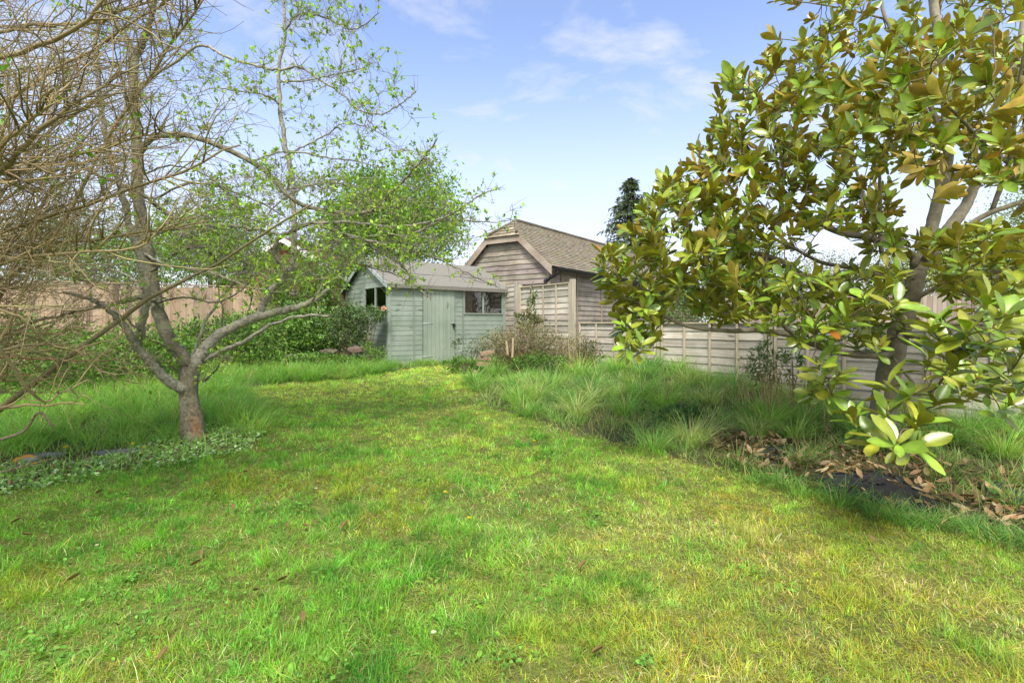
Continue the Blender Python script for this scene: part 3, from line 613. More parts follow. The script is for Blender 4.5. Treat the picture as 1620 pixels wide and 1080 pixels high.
    def lt(mb, A, B, A2, B2, ya, yb, up, c):
        f = lambda y: Wd-y
        mb.hexa([(A, f(ya), He+sl*ya), (A2, f(yb), He+sl*yb), (B2, f(yb), He+sl*yb), (B, f(ya), He+sl*ya), (A, f(ya)+.02, He+sl*ya+up), (A2, f(yb), He+sl*yb+.012), (B2, f(yb), He+sl*yb+.012), (B, f(ya)+.02, He+sl*ya+up)], c)
    mb = MB(); tiles(mb, lt, x0, Ln+.1, -oh*.75, Wd/2, rows); mb.build('roof_slope', M_tile, t)
    # half hip
    mb = MB(); nr = 5
    for r in range(nr):
        za = Hh-.10+(Rg-Hh+.08)*r/nr; zb = Hh-.10+(Rg-Hh+.08)*(r+1)/nr; fx = lambda z: -ov-.06+(z-Hh+.1)/(Rg-Hh+.1)*.81; yl = lambda z: max(.0, (z-He)/sl)
        n = max(2, int((Wd-2*yl(za))/.17)); ea = np.linspace(yl(za), Wd-yl(za), n+1); eb = np.linspace(min(yl(zb), Wd/2-.01), max(Wd-yl(zb), Wd/2+.01), n+1)
        for k in range(n):
            c = TC*1.1*(1+.15*rng.standard_normal()); d = .03
            mb.hexa([(fx(za)+.02, ea[k], za), (fx(za)+.02, ea[k+1]-.004, za), (fx(zb)+.02, eb[k+1]-.004, zb), (fx(zb)+.02, eb[k], zb), (fx(za)-d*.6, ea[k], za+d), (fx(za)-d*.6, ea[k+1]-.004, za+d), (fx(zb), eb[k+1]-.004, zb+.01), (fx(zb), eb[k], zb+.01)], c)
    mb.build('hip', M_tile, t)
    m = MB(); xr = np.arange(-ov+.78, Ln+.1, .3)
    for a in xr: m.tubes(np.array([(a, Wd/2, Rg+.02), (a+.29, Wd/2, Rg+.025)]), np.array([.075, .07]), 8, TC*.55*(1+.1*rng.standard_normal()))
    apex = np.array([-ov+.75, Wd/2, Rg+.01])
    for s in (.98/sl, Wd-.98/sl):
        p = np.array([-ov-.05, s, Hh+.02]); m.tubes(np.array([p, p*.5+apex*.5, apex]), np.array([.045, .045, .05]), 8, TC*.6)
    m.build('ridge_tiles', M_tile, t)
    # bargeboards
    for s in (0, 1):
        m = MB(); f = (lambda y: y) if s == 0 else (lambda y: Wd-y)
        y0, y1 = -.2, .98/sl; P = []
        for y in (y0, y1):
            z = He+sl*y; P += [(-ov-.02, f(y), z-.26), (-ov+.02, f(y), z-.26), (-ov+.02, f(y), z+.0), (-ov-.02, f(y), z+.0)]
        m.hexa(P, (.40, .335, .28)); m.build('bargeboard', M_wy, t)
    m = MB(); m.box((-ov-.018, .98/sl-.0, Hh-.28), (-ov+.018, Wd-.98/sl, Hh-.06), (.38, .32, .265)); m.build('fascia', M_wy, t)
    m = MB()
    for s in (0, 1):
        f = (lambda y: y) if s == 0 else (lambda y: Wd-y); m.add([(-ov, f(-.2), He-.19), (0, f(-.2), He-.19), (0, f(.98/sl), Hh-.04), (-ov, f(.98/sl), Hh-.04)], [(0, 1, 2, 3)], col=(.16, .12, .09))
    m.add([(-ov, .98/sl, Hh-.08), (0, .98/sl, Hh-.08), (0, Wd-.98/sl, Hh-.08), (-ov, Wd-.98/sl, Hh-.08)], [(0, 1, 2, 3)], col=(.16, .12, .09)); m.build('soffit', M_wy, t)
    # gutter and downpipe
    m = MB(); gy = -.28; gzz = He-.26; n = 9; V = []
    for x in (-.1, Ln+.1):
        for k in range(n):
            a = math.pi*k/(n-1); V.append((x, gy-.095*math.cos(a), gzz-.095*math.sin(a)+.03))
        for k in range(n-1, -1, -1):
            a = math.pi*k/(n-1); V.append((x, gy-.085*math.cos(a), gzz-.085*math.sin(a)+.03))
    q = [(k, (k+1) % (2*n), (k+1) % (2*n)+2*n, k+2*n) for k in range(2*n)]; m.add(V, q+[(k, k+1, 2*n-2-k, 2*n-1-k) for k in range(n-1)]); m.build('gutter', M_black, t, True)
    m = MB(); m.tubes(catmull([(0.0, -.28, He-.28), (-.0, -.27, He-.42), (-.07, .06, He-.62), (-.08, .08, He-.75), (-.08, .08, .1)], 24), np.full(24, .045), 8); m.build('downpipe', M_black, t, True)
barn()

# ---------------------------------------------------------------- fences
def wane_panel(mb, x0, x1, z0, z1, col, ch=.125, face=-1):
    z = z0
    while z < z1-.03:
        zt = min(z+ch+.02, z1); n = 10; xs = np.linspace(x0, x1, n); wv = .007*np.cumsum(rng.standard_normal(n))*.5; c = col*(1+.12*rng.standard_normal())*(1+.012*rng.standard_normal(3)); V = []
        for k in range(n): V += [(xs[k], -.022, z-.004+wv[k]), (xs[k], -.006, zt), (xs[k], .0, zt), (xs[k], -.004, z-.004+wv[k])]
        Q = []
        for k in range(n-1):
            p = k*4; r = p+4; Q += [(p, r, r+1, p+1), (p+1, r+1, r+2, p+2), (p+2, r+2, r+3, p+3), (p+3, r+3, r, p)]
        mb.add(V, Q, col=c); z += ch
FC = np.array([.49, .455, .385])
def panel_fence(name, label, p0, p1, npan, gfun, top, posts_first=True, posts_up=.06, skip_post_last=False, pcol=(.42, .38, .28)):
    p0 = np.array(p0, float); p1 = np.array(p1, float); d = p1-p0; Lt = np.linalg.norm(d); rz = math.atan2(d[1], d[0]); t = thing(name, label, 'fence', (p0[0], p0[1], 0), rz); w = Lt/npan
    for i in range(npan):
        xa = i*w+.05; xb = (i+1)*w-.05; mid = p0+d*(i+.5)/npan; g = gfun(mid); tp = top(i) if callable(top) else top
        m = MB(); wane_panel(m, xa, xb, g-.05, tp-.02, FC); pn = m.build('panel', M_wx, t)
        b = MB()
        for k in range(5):
            x = xa+(xb-xa)*k/4; x = min(max(x, xa+.018), xb-.018); b.box((x-.017, -.045, g-.05), (x+.017, -.0235, tp-.022), FC*np.array([1, .93, .82])*(1+.08*rng.standard_normal()))
        b.box((xa, -.048, tp-.02), (xb, .02, tp+.003), FC*np.array([.95, .88, .75])); b.build('batten', M_wz, pn)
    for i in range(npan+1):
        if i == 0 and not posts_first: continue
        tp = max(top(min(i, npan-1)), top(max(0, i-1))) if callable(top) else top
        pp = p0+d*i/npan; g = gfun(pp); m = MB(); x = i*w
        hw_ = .045 if posts_up else .03; m.box((x-hw_, -.05, g-.2), (x+hw_, .04, tp+posts_up-(0 if posts_up else .01)), np.array(pcol)); m.build('post', M_wz, t)
    return t
gf = lambda p: float(gz(p[0], p[1]))
pt0 = np.array([.18, 11.8]); ptd = (np.array([1.22, 10.28])-pt0)
panel_fence('lap_fence', 'tall grey waney lap fence panel between shed and barn corner', pt0, pt0+ptd, 1, lambda p: .35, lambda i: 2.06)
panel_fence('lap_fence', 'long low grey waney lap fence running past the magnolia', F0+FD*.03, F0+FD*(1.85*6+.03), 6, gf, lambda i: EYE+.0, posts_first=False, posts_up=.0)
# slatted timber screen leaning between shed and tall fence
t = thing('timber_hatch', 'small weathered board panel fixed between the shed and tall fence', 'panel', (-.13, 12.72, 1.25), math.atan2(-.5, .26))
m = MB(); wane_panel(m, -.02, .55, .38, .92, FC*.9); m.box((.0, -.03, .36), (.56, -.001, .385), FC*.7); m.build('board_panel', M_wx, t)
m = MB(); m.box((.51, -.06, -.9), (.58, -.025, .98), FC*.8); m.box((-.06, -.05, -.1), (-.02, -.025, .95), FC*.8); m.build('post', M_wz, t)

def board_fence(name, label, p0, p1, top, col, h=1.75, bw=.11, posts=2.4):
    p0 = np.array(p0, float); p1 = np.array(p1, float); d = p1-p0; Lt = np.linalg.norm(d); t = thing(name, label, 'fence', (p0[0], p0[1], 0), math.atan2(d[1], d[0])); x = 0; m = MB()
    while x < Lt:
        z = top+.012*rng.standard_normal(); m.hexa([(x, -.018, top-h), (x+bw+.012, -.006, top-h), (x+bw+.012, .0, top-h), (x, -.008, top-h), (x, -.018, z), (x+bw+.012, -.006, z), (x+bw+.012, .0, z), (x, -.008, z)], np.array(col)*(1+.2*rng.standard_normal())*(1+.025*rng.standard_normal(3))); x += bw
    m.build('boarding', M_wz, t); m = MB(); m.box((0, -.03, top+.03), (Lt, .03, top+.055), np.array(col)*.9); m.build('capping_rail', M_wx, t); x = 0
    while x < Lt+.1:
        m = MB(); m.box((x-.05, .002, top-h-.2), (x+.05, .1, top+.02), np.array(col)*.8); m.build('post', M_wz, t); x += posts
board_fence('board_fence', 'brown close boarded fence behind the apple tree on the left', (-15.0, 7.3), (-3.6, 13.1), 2.03, (.36, .27, .18))
board_fence('board_fence', 'far grey close boarded fence beyond the magnolia on the right', (7.2, 17.2), (22, 10.0), 2.05, (.3, .25, .2))

# ---------------------------------------------------------------- brick house
def house():
    ap = at(452, 378, 21.0); t = thing('brick_house', 'red brick house gable with white bargeboard beyond the left fence', 'house', (ap[0], 21.0, .35), R(-14))
    H = ap[2]-.35; hw = 4.2; sl = .56; He = H-hw*sl; D = 8
    m = MB(); V = [(-hw, 0, 0), (hw, 0, 0), (hw, 0, He), (0, 0, H), (-hw, 0, He), (-hw, D, 0), (hw, D, 0), (hw, D, He), (0, D, H), (-hw, D, He)]
    m.add(V, [(0, 1, 2, 4), (6, 5, 9, 7), (1, 6, 7, 2), (5, 0, 4, 9)], [(4, 2, 3), (7, 9, 8)], (.3, .1, .05)); m.build('wall', M_brick, t)
    for s in (-1, 1):
        m = MB(); c = (.16, .085, .06)
        for r in range(26):
            a = r/26; b = (r+1)/26+.004; o = .35
            xa = s*(hw+o)*(1-a); xb = s*(hw+o)*(1-b); za = H-abs(xa)*sl+.06; zb = H-abs(xb)*sl+.06
            P = [(xa, -.3, za-.0), (xa, D+.3, za), (xb, D+.3, zb), (xb, -.3, zb), (xa, -.3, za+.04), (xa, D+.3, za+.04), (xb, D+.3, zb+.005), (xb, -.3, zb+.005)]
            m.hexa(P, np.array(c)*(1+.12*rng.standard_normal()))
        m.build('roof_slope', M_tile, t)
        m = MB(); P = []
        for x in (s*(hw+.36), 0): z = H-abs(x)*sl+.06; P += [(x, -.33, z-.22), (x, -.30, z-.22), (x, -.30, z+.03), (x, -.33, z+.03)]
        m.hexa(P, (.72, .72, .70)); m.build('bargeboard', plain_mat('white_gloss', (.72, .72, .7), .4, 0, .08), t)
    m = MB(); m.box((-2.2, 2.5, H-1), (-1.5, 3.2, H+.35), (.3, .1, .05)); ck = m.build('chimney', M_brick, t)
house()

# ---------------------------------------------------------------- trees: generic tools
class Tree:
    """limbs traced through real positions, then fine twigs reached out to leaf sites"""
    def __init__(s, loc): s.loc = np.asarray(loc, float); s.nodes = []; s.rad = []; s.limb = MB(); s.tw = MB()
    def add_limb(s, pts, r0, r1, n=None, col=(.2, .17, .13), k=10, wob=.0):
        P = catmull(pts, n or max(8, 6*len(pts))); n = len(P)
        if wob: P[1:-1] += wob*.8*rng.standard_normal((n-2, 3))
        Rr = np.linspace(1, 0, n)**.8*(r0-r1)+r1; Rr = Rr*(1+.03*np.interp(np.arange(n), np.arange(0, n+3, 3), rng.standard_normal(len(np.arange(0, n+3, 3))))); s.limb.tubes(P, Rr, k, col)
        if k >= 9:
            V = s.limb.v[-1]; ct = np.repeat(P, k, 0); s.limb.v[-1] = ct+(V-ct)*(1+.22*(fbm(V[:, 0]*1.0+V[:, 2]*.7, V[:, 1]+V[:, 2]*1.3, 16, 2, 3)-.5))[:, None]
        s.nodes.append(P[1:]); s.rad.append(Rr[1:]); return P, Rr
    def reach(s, T, col, rbase=.0025, kk=.004, k=4, n=6, sag=.05, wob=.02, maxr=.014, mb=None):
        mb = mb or s.tw; nodes = np.concatenate(s.nodes); rad = np.concatenate(s.rad); T = np.asarray(T)
        d = np.array([np.min(np.sum((nodes-t)**2, 1)) for t in T]); order = np.argsort(d); N_ = list(nodes); arr = np.empty((len(nodes)+len(T)*(n-1), 3)); arr[:len(nodes)] = nodes; ra = np.empty(len(arr)); ra[:len(nodes)] = rad; c = len(nodes)
        dirs = np.zeros((len(T), 3)); PP = []; RR = []
        for o in order:
            t = T[o]; dd = np.sum((arr[:c]-t)**2, 1); i = int(np.argmin(dd)); p = arr[i]; L_ = math.sqrt(dd[i])+1e-6
            # start further back for a flatter joint: pick slightly random near node
            mid = (p+t)/2+np.array([0, 0, -sag*L_])+wob*rng.standard_normal(3)*min(1, L_*2)
            u = np.linspace(0, 1, n)[:, None]; P = (1-u)**2*p+2*u*(1-u)*mid+u*u*t; P[1:-1] += wob*.35*rng.standard_normal((n-2, 3))*min(1, L_*2)
            r0 = min(maxr, rbase+kk*L_, ra[i]*.9+.0005); Rr = np.linspace(r0, rbase*.8, n); PP.append(P); RR.append(Rr)
            arr[c:c+n-1] = P[1:]; ra[c:c+n-1] = Rr[1:]; c += n-1; dirs[o] = P[-1]-P[-2]
        PP = np.array(PP); RR = np.array(RR); cc = jit(col, len(PP), .15, .03); mb.tubes(PP, RR, k, cc); s.nodes.append(arr[len(nodes):c]); s.rad.append(ra[len(nodes):c])
        return nrm(dirs), PP
def rand_dirs(n): return nrm(rng.standard_normal((n, 3)))

# ---------------------------------------------------------------- apple tree
def apple():
    AX, AY = ground_at(305, 697); loc = np.array([AX, AY, gf((AX, AY))]); tr = Tree(loc)
    S = AY/FP; Yb = AY
    def limb(pts, w0, w1, y0=0., y1=0., col=(.19, .165, .13), k=9, wob=.006, **kw):
        n = len(pts); P = []
        for i, p in enumerate(pts):
            dy = (y0+(y1-y0)*i/(n-1)) if len(p) == 2 else p[2]; P.append(at(p[0], p[1], Yb+dy))
        return tr.add_limb(P, w0*S*.43, w1*S*.43, col=col, k=k, wob=wob, **kw)
    G = (.30, .285, .225); D = (.15, .135, .09)
    # trunk with flare
    P = catmull([at(306, 712, Yb), at(305, 690, Yb), at(303, 655, Yb), at(299, 625, Yb), at(300, 598, Yb), at(303, 575, Yb)], 26); n = len(P); Rr = np.interp(np.linspace(0, 1, n), [0, .12, .3, .6, .85, 1], [26, 18.5, 15, 13, 14, 11])*S
    kk = 20; c = np.array([.19, .17, .115]); cc = np.tile(c, (1, n, 1))
    mb = MB(); mb.tubes(P, Rr, kk, cc); V = mb.v[0]; ctr = np.repeat(P, kk, 0); an = np.arctan2(V[:, 1]-ctr[:, 1], V[:, 0]-ctr[:, 0]); lum = 1+.10*np.sin(an*3+V[:, 2]*5)+.07*np.sin(an*7+V[:, 2]*19)+.05*(vnoise(an*3, V[:, 2]*30, 1, 3)-.5); mb.v[0] = ctr+(V-ctr)*lum[:, None]
    # exposed orange-brown heartwood where the bark has split low on the right
    hh = V[:, 2]-loc[2]; m_ = np.clip(1.2-np.abs(an+.7)*1.6, 0, 1)*np.clip(1-hh/.38, 0, 1)*(vnoise(an*6, V[:, 2]*22, 1, 8) > .3); mb.c[0] = mb.c[0]*(1-m_[:, None])+np.array([.36, .15, .06])*m_[:, None]
    m2 = np.clip(1-np.abs(an+1.9)*2, 0, 1)*np.clip(1-hh/.3, 0, 1); mb.c[0] *= (1-.75*m2[:, None])
    tr.limb.v += mb.v; tr.limb.q += [q+tr.limb.n for q in mb.q]; tr.limb.t += [q+tr.limb.n for q in mb.t]; tr.limb.c += mb.c; tr.limb.n += mb.n
    tr.nodes.append(P[-3:]); tr.rad.append(Rr[-3:])
    limb([(300, 618), (283, 612), (262, 598), (238, 573), (218, 551), (207, 532), (190, 508), (170, 488), (140, 472), (100, 462)], 20, 4, 0, -.7, G)
    limb([(216, 548), (222, 530), (226, 505), (233, 460), (222, 405), (205, 352), (192, 300), (170, 240), (160, 160), (150, 90), (155, 10), (150, -90)], 15, 4, -.2, -.9, G)
    limb([(302, 588), (290, 566), (272, 541), (255, 506), (246, 474), (238, 420), (226, 365), (218, 296), (218, 237), (211, 160), (213, 88)], 25, 17, 0, .5, D, k=12)
    limb([(213, 95), (200, 60), (184, 35), (165, 0), (140, -60)], 13, 6, .5, .6, D); limb([(213, 92), (230, 55), (240, 20), (246, -40), (250, -120)], 15, 7, .5, .3, D)
    limb([(303, 590), (310, 574), (325, 550), (350, 528), (389, 508), (424, 497), (460, 489), (494, 476), (522, 457)], 25, 8, 0, .5, G, k=12)
    limb([(408, 502), (416, 485), (428, 460), (448, 443), (461, 420), (465, 390), (465, 335), (460, 275), (450, 222), (443, 167), (441, 111), (450, 56), (448, 0), (446, -70)], 15, 4, .4, .8, G, k=10)
    limb([(455, 432), (447, 421), (436, 405), (437, 385), (446, 373), (477, 359), (497, 353), (528, 365), (570, 382), (604, 399), (627, 413), (645, 432), (652, 452)], 11, 2, .4, .3, D)
    limb([(222, 240), (240, 219), (274, 213), (311, 218), (370, 241), (418, 270), (463, 315), (500, 330), (542, 336), (585, 335), (616, 308), (641, 282), (664, 257), (692, 219)], 13, 2, .4, -.2, D)
    limb([(497, 353), (560, 352), (627, 359), (698, 346), (735, 325), (761, 308), (792, 297)], 7, 1.6, .4, .2, G)
    limb([(528, 365), (580, 380), (618, 385), (655, 370), (698, 350), (741, 349), (778, 352), (812, 348)], 6, 1.6, .35, .6, G)
    limb([(225, 378), (250, 368), (274, 363), (315, 357), (359, 356), (410, 364), (445, 372)], 8, 6, .1, .4, G)
    limb([(322, 572), (345, 558), (389, 538), (432, 512), (475, 500), (520, 500)], 9, 3, .1, -.4, G)
    limb([(246, 476), (225, 470), (208, 473), (180, 480), (148, 486), (97, 498), (40, 515), (0, 540)], 10, 3, .1, -.5, D)
    limb([(274, 345), (250, 328), (235, 313), (190, 292), (150, 275), (110, 255), (60, 235)], 9, 3, .3, -.1, D)
    limb([(218, 225), (200, 212), (178, 200), (150, 180), (122, 167), (80, 150)], 7, 2, .4, .9, D)
    limb([(212, 140), (260, 110), (318, 72), (355, 89), (407, 104), (441, 111), (474, 107), (507, 126), (540, 148), (565, 172), (605, 180), (640, 160), (658, 143)], 6, 1.5, .5, -.3, G)
    limb([(450, 50), (474, 22), (518, 30), (560, 47), (600, 20)], 4, 1.5, .7, .2, D)
    limb([(445, 250), (480, 232), (520, 212), (545, 195), (590, 205), (630, 232)], 4, 1.3, .6, .9, G)
    limb([(441, 165), (420, 150), (380, 145), (340, 140), (300, 150)], 4, 1.3, .6, .1, G); limb([(443, 130), (480, 128), (520, 120), (560, 112), (590, 100)], 4, 1.3, .6, .1, G)
    limb([(302, 570), (330, 500), (375, 440), (400, 400), (430, 330), (500, 290), (600, 280)], 6, 2, .3, 1.3, G); limb([(238, 430), (280, 400), (320, 390), (350, 420), (380, 430)], 7, 3, .2, .8, D)
    limb([(306, 600), (322, 602), (336, 590), (352, 572), (366, 568)], 5, 1, 0, -.4, D)
    limb([(298, 590), (270, 580), (245, 572), (228, 562)], 4, 1, 0, -.3, D); limb([(300, 580), (270, 552), (235, 535), (200, 505), (150, 480)], 5, 2, -.05, -.6, D)
    limb([(470, 380), (520, 395), (575, 420), (640, 440), (676, 470)], 4, 1.2, .5, .0, D); limb([(620, 385), (680, 405), (725, 425), (760, 442), (790, 455)], 3.5, 1.2, .4, .2, D)
    for pts, w in (([(462, 400), (520, 385), (600, 372), (690, 378), (740, 395)], 4), ([(400, 255), (450, 240), (520, 250), (590, 262), (660, 300)], 4), ([(450, 300), (520, 290), (590, 300), (650, 320), (705, 318)], 4), ([(315, 357), (350, 400), (400, 420), (440, 430)], 4), ([(225, 400), (270, 420), (330, 430), (400, 455), (470, 465)], 5), ([(233, 460), (190, 430), (140, 425), (80, 440)], 5), ([(246, 480), (290, 470), (340, 478), (380, 460), (400, 430)], 4), ([(350, 528), (352, 490), (345, 450), (350, 400)], 4), ([(389, 508), (398, 470), (388, 430), (392, 390)], 4), ([(494, 476), (520, 440), (560, 420), (610, 425)], 4), ([(235, 320), (300, 290), (360, 300), (430, 330), (500, 380)], 5), ([(218, 280), (270, 262), (330, 280), (380, 330)], 4)):
        limb(pts, w, 1.3, rng.uniform(.1, .5), rng.uniform(-.5, 1.1), G if rng.random() < .6 else D)
    # leaf/twig sites in the crown volume
    T = []
    def region(n, poly, y0, y1):
        xs = [p[0] for p in poly]; ys = [p[1] for p in poly]; c = 0
        while c < n:
            x = random.uniform(min(xs), max(xs)); y = random.uniform(min(ys), max(ys))
            if inpoly(np.array([x]), np.array([y]), poly)[0]: T.append(at(x, y, Yb+random.uniform(y0, y1))); c += 1
    region(640, [(300, 300), (420, 260), (520, 270), (600, 300), (700, 320), (800, 345), (720, 380), (640, 420), (560, 430), (450, 460), (330, 440), (260, 420)], -.6, 1.5)
    region(200, [(60, 0), (300, 0), (330, 150), (330, 330), (60, 420)], -.7, 1.2)
    region(120, [(300, 60), (400, 60), (560, 60), (640, 120), (560, 240), (480, 280), (320, 280)], -.4, 1.1)
    region(60, [(400, -60), (600, -20), (560, 60), (450, 60)], -.4, .9)
    region(70, [(120, 420), (420, 420), (560, 440), (460, 490), (300, 480), (120, 520)], -.6, 1.0)
    region(50, [(500, 260), (600, 230), (690, 230), (720, 300), (600, 320)], -.4, .9)
    region(26, [(640, 270), (700, 220), (700, 330), (810, 300), (815, 352), (740, 400), (640, 430)], -.4, .5)
    region(14, [(520, 120), (660, 140), (650, 240), (520, 240)], -.3, .8); region(16, [(540, 400), (700, 400), (790, 455), (660, 465), (560, 440)], -.3, .4)
    lim = np.concatenate(tr.nodes); lr = np.concatenate(tr.rad); thin = lim[lr < .012]
    dirs, PP = tr.reach(np.array(T), (.24, .215, .165), .0026, .008, 4, 6, -.06, .06, .012)
    # short spurs and shoots off twigs
    R0 = np.full((len(PP), 6), .003); p, d, r, t = kids(PP, R0, 5.0, .1, .9, .6); d[:, 2] += .25; ln = rng.uniform(.05, .26, len(p)); Q = grow(p, d, ln, 4, .16, (0, 0, .05)); tr.tw.tubes(Q, taper(np.full(len(p), .0022), np.full(len(p), .0013), 4), 3, jit((.2, .17, .13), len(p), .15, .03))
    th2 = np.repeat(thin, 2, 0)+.02*rng.standard_normal((len(thin)*2, 3)); Q3 = grow(th2, rand_dirs(len(th2))+np.array([0, 0, .5]), rng.uniform(.03, .16, len(th2)), 4, .15); tr.tw.tubes(Q3, taper(np.full(len(th2), .0024), np.full(len(th2), .0014), 4), 3, jit((.2, .17, .13), len(th2), .15, .03)); Q = np.concatenate([Q, Q3])
    a = nrm(Q[:, -1]-Q[:, -2]); sites = np.concatenate([Q[:, -1], PP[:, -1], PP[:, 3]]); sd_ = np.concatenate([a, dirs, dirs]); k = (sites[:, 0] > at(250, 0, Yb)[0]) | (rng.random(len(sites)) < .45); k &= rng.random(len(sites)) < np.where(sites[:, 2] > 2.6, .27, .31); sites = sites[k]; sd_ = sd_[k]
    fl = MB(); m = 6; pos = np.repeat(sites, m, 0)+.008*rng.standard_normal((len(sites)*m, 3)); dd = nrm(np.repeat(sd_, m, 0)*.5+rand_dirs(len(pos))*.9+np.array([0, 0, .15])); nn = nrm(rand_dirs(len(pos))*.7+np.array([0, 0, 1.]))
    fl.inst(SMALL_V, None, SMALL_T, pos, dd, nn, rng.uniform(.028, .058, len(pos)), jit((.31, .46, .08), len(pos), .25, .1))
    root = thing('apple_tree', 'gnarled apple tree with spring leaves and pale lichened limbs on the left', 'tree', loc)
    rel(tr.limb, loc).build('trunk', M_bark, root, True); rel(tr.tw, loc).build('branches', M_cane, root, True); rel(fl, loc).build('crown', M_leaf, root)
apple()

# ---------------------------------------------------------------- magnolia
def magnolia():
    MX, MY = ground_at(1397, 706); loc = np.array([MX, MY, gf((MX, MY))]); tr = Tree(loc); Yb = MY; S = MY/FP
    def limb(pts, w0, w1, y0=0., y1=0., col=(.17, .12, .085), k=9, wob=.002):
        n = len(pts); P = [at(p[0], p[1], Yb+(y0+(y1-y0)*i/(n-1))) for i, p in enumerate(pts)]; return tr.add_limb(P, w0*S*.43, w1*S*.43, col=col, k=k, wob=wob)
    B = (.18, .158, .105); Lt = (.30, .27, .19)
    limb([(1392, 715), (1392, 690), (1396, 655), (1401, 620), (1409, 575), (1424, 520), (1440, 475), (1451, 430)], 46, 27, 0, 0, B, k=16)
    limb([(1449, 440), (1458, 412), (1469, 386), (1478, 342), (1492, 288), (1499, 241), (1497, 160), (1488, 78), (1476, 0), (1470, -80)], 25, 12, 0, .1, Lt, k=12)
    limb([(1452, 432), (1475, 395), (1501, 362), (1526, 328), (1543, 291), (1561, 250), (1585, 180), (1610, 90), (1625, 0)], 24, 10, 0, .2, Lt, k=12)
    limb([(1462, 410), (1490, 382), (1529, 359), (1566, 337), (1620, 318), (1700, 290)], 12, 6, -.05, -.5, Lt)
    limb([(1448, 420), (1444, 405), (1415, 391), (1376, 376), (1330, 368), (1288, 348), (1259, 322), (1220, 280), (1180, 230)], 16, 4, 0, -.1, B)
    limb([(1410, 392), (1387, 362), (1372, 325), (1355, 270), (1330, 200), (1300, 120)], 9, 3, 0, .3, Lt)
    limb([(1434, 490), (1396, 481), (1332, 455), (1281, 443), (1240, 415), (1190, 400), (1130, 395), (1070, 400)], 16, 4, 0, .1, B)
    limb([(1420, 535), (1405, 560), (1375, 562), (1332, 558), (1298, 549), (1256, 532), (1204, 523), (1149, 523), (1085, 515), (1026, 487), (985, 470)], 14, 3, -.1, -.6, B)
    limb([(1256, 532), (1230, 502), (1213, 477), (1209, 434), (1214, 400), (1231, 350), (1238, 300), (1239, 249), (1250, 190)], 9, 3, -.35, -.3, B)
    limb([(1435, 475), (1400, 440), (1350, 425), (1300, 415), (1260, 395), (1230, 380), (1150, 340), (1090, 300)], 9, 3, -.1, .5, B)
    limb([(1445, 440), (1420, 430), (1395, 400), (1393, 350), (1392, 290), (1390, 240)], 9, 4, -.1, -.4, B)
    limb([(1569, 334), (1595, 260), (1604, 202), (1610, 150), (1620, 80)], 8, 4, -.3, -.6, B); limb([(1593, 257), (1565, 233), (1527, 195), (1488, 155), (1470, 120)], 6, 2.5, -.45, -1.1, B)
    limb([(1499, 235), (1465, 150), (1449, 113), (1425, 74), (1402, 31), (1394, 0), (1388, -60)], 10, 4, .1, .4, B); limb([(1402, 31), (1360, 20), (1324, 12), (1254, 0), (1215, -10)], 4, 1.5, .35, .5, B)
    limb([(1440, 480), (1470, 460), (1520, 440), (1600, 425), (1700, 400)], 9, 5, -.05, -.5, B); limb([(1425, 525), (1470, 540), (1530, 560), (1600, 560), (1680, 570)], 12, 5, -.05, -.8, B)
    limb([(1412, 565), (1440, 600), (1470, 620), (1500, 590), (1540, 560)], 5, 2.5, -.2, -1.5, B); limb([(1404, 600), (1395, 620), (1400, 660), (1418, 672), (1425, 690)], 7, 3, -.2, -2.05, B)
    limb([(1420, 520), (1430, 540), (1480, 545), (1530, 520), (1560, 500)], 8, 3, -.1, -1.8, B); limb([(1330, 558), (1320, 575), (1316, 590), (1310, 600)], 4, 2, -.25, -1.3, B)
    limb([(1300, 549), (1280, 500), (1260, 460), (1255, 430)], 5, 2, -.3, -1.0, B)
    T = []
    def region(n, poly, y0, y1, mind=.0):
        xs = [p[0] for p in poly]; ys = [p[1] for p in poly]; c = 0; tries = 0
        while c < n and tries < n*40:
            tries += 1; x = random.uniform(min(xs), max(xs)); y = random.uniform(min(ys), max(ys))
            if not inpoly(np.array([x]), np.array([y]), poly)[0]: continue
            p = at(x, y, Yb+random.uniform(y0, y1))
            if mind and T and min(np.sum((np.array(T)-p)**2, 1)) < mind**2: continue
            T.append(p); c += 1
    region(175, [(1150, 115), (1225, 70), (1260, 150), (1290, 300), (1250, 400), (1130, 380), (1060, 290), (1110, 225)], -.8, .9, .11)
    region(135, [(955, 400), (1060, 270), (1150, 330), (1250, 400), (1200, 440), (1080, 450), (970, 440)], -.8, .7, .105)
    region(30, [(940, 400), (960, 390), (1010, 480), (1060, 470), (1040, 545), (990, 555), (965, 470)], -.8, -.1, .09)
    region(44, [(1080, 440), (1260, 440), (1290, 500), (1200, 505), (1130, 500), (1090, 490)], -.7, .5, .11)
    region(270, [(1225, 60), (1300, 20), (1370, 70), (1560, 60), (1640, 60), (1640, 290), (1500, 290), (1380, 250), (1280, 330)], -1.1, 1.0, .115)
    region(60, [(1225, -20), (1380, -20), (1640, -60), (1640, 60), (1450, 50), (1380, 60), (1300, 30), (1220, 10)], -.8, .8, .14)
    region(46, [(1270, 300), (1420, 280), (1440, 400), (1400, 400), (1330, 370), (1270, 360)], -.8, .7, .15)
    region(50, [(1250, 440), (1420, 430), (1440, 520), (1360, 545), (1280, 530)], -.5, .6, .12)
    region(66, [(1480, 370), (1620, 370), (1660, 500), (1560, 470), (1470, 450)], -.9, .6, .15)
    region(60, [(1640, -60), (1850, -60), (1850, 560), (1640, 560)], -1.0, .8, .18)
    region(85, [(1290, 60), (1640, 60), (1640, 330), (1440, 300), (1300, 260)], -1.5, -.3, .10)
    region(34, [(1060, 270), (1250, 230), (1290, 420), (1120, 450), (960, 430)], -1.0, 0, .09)
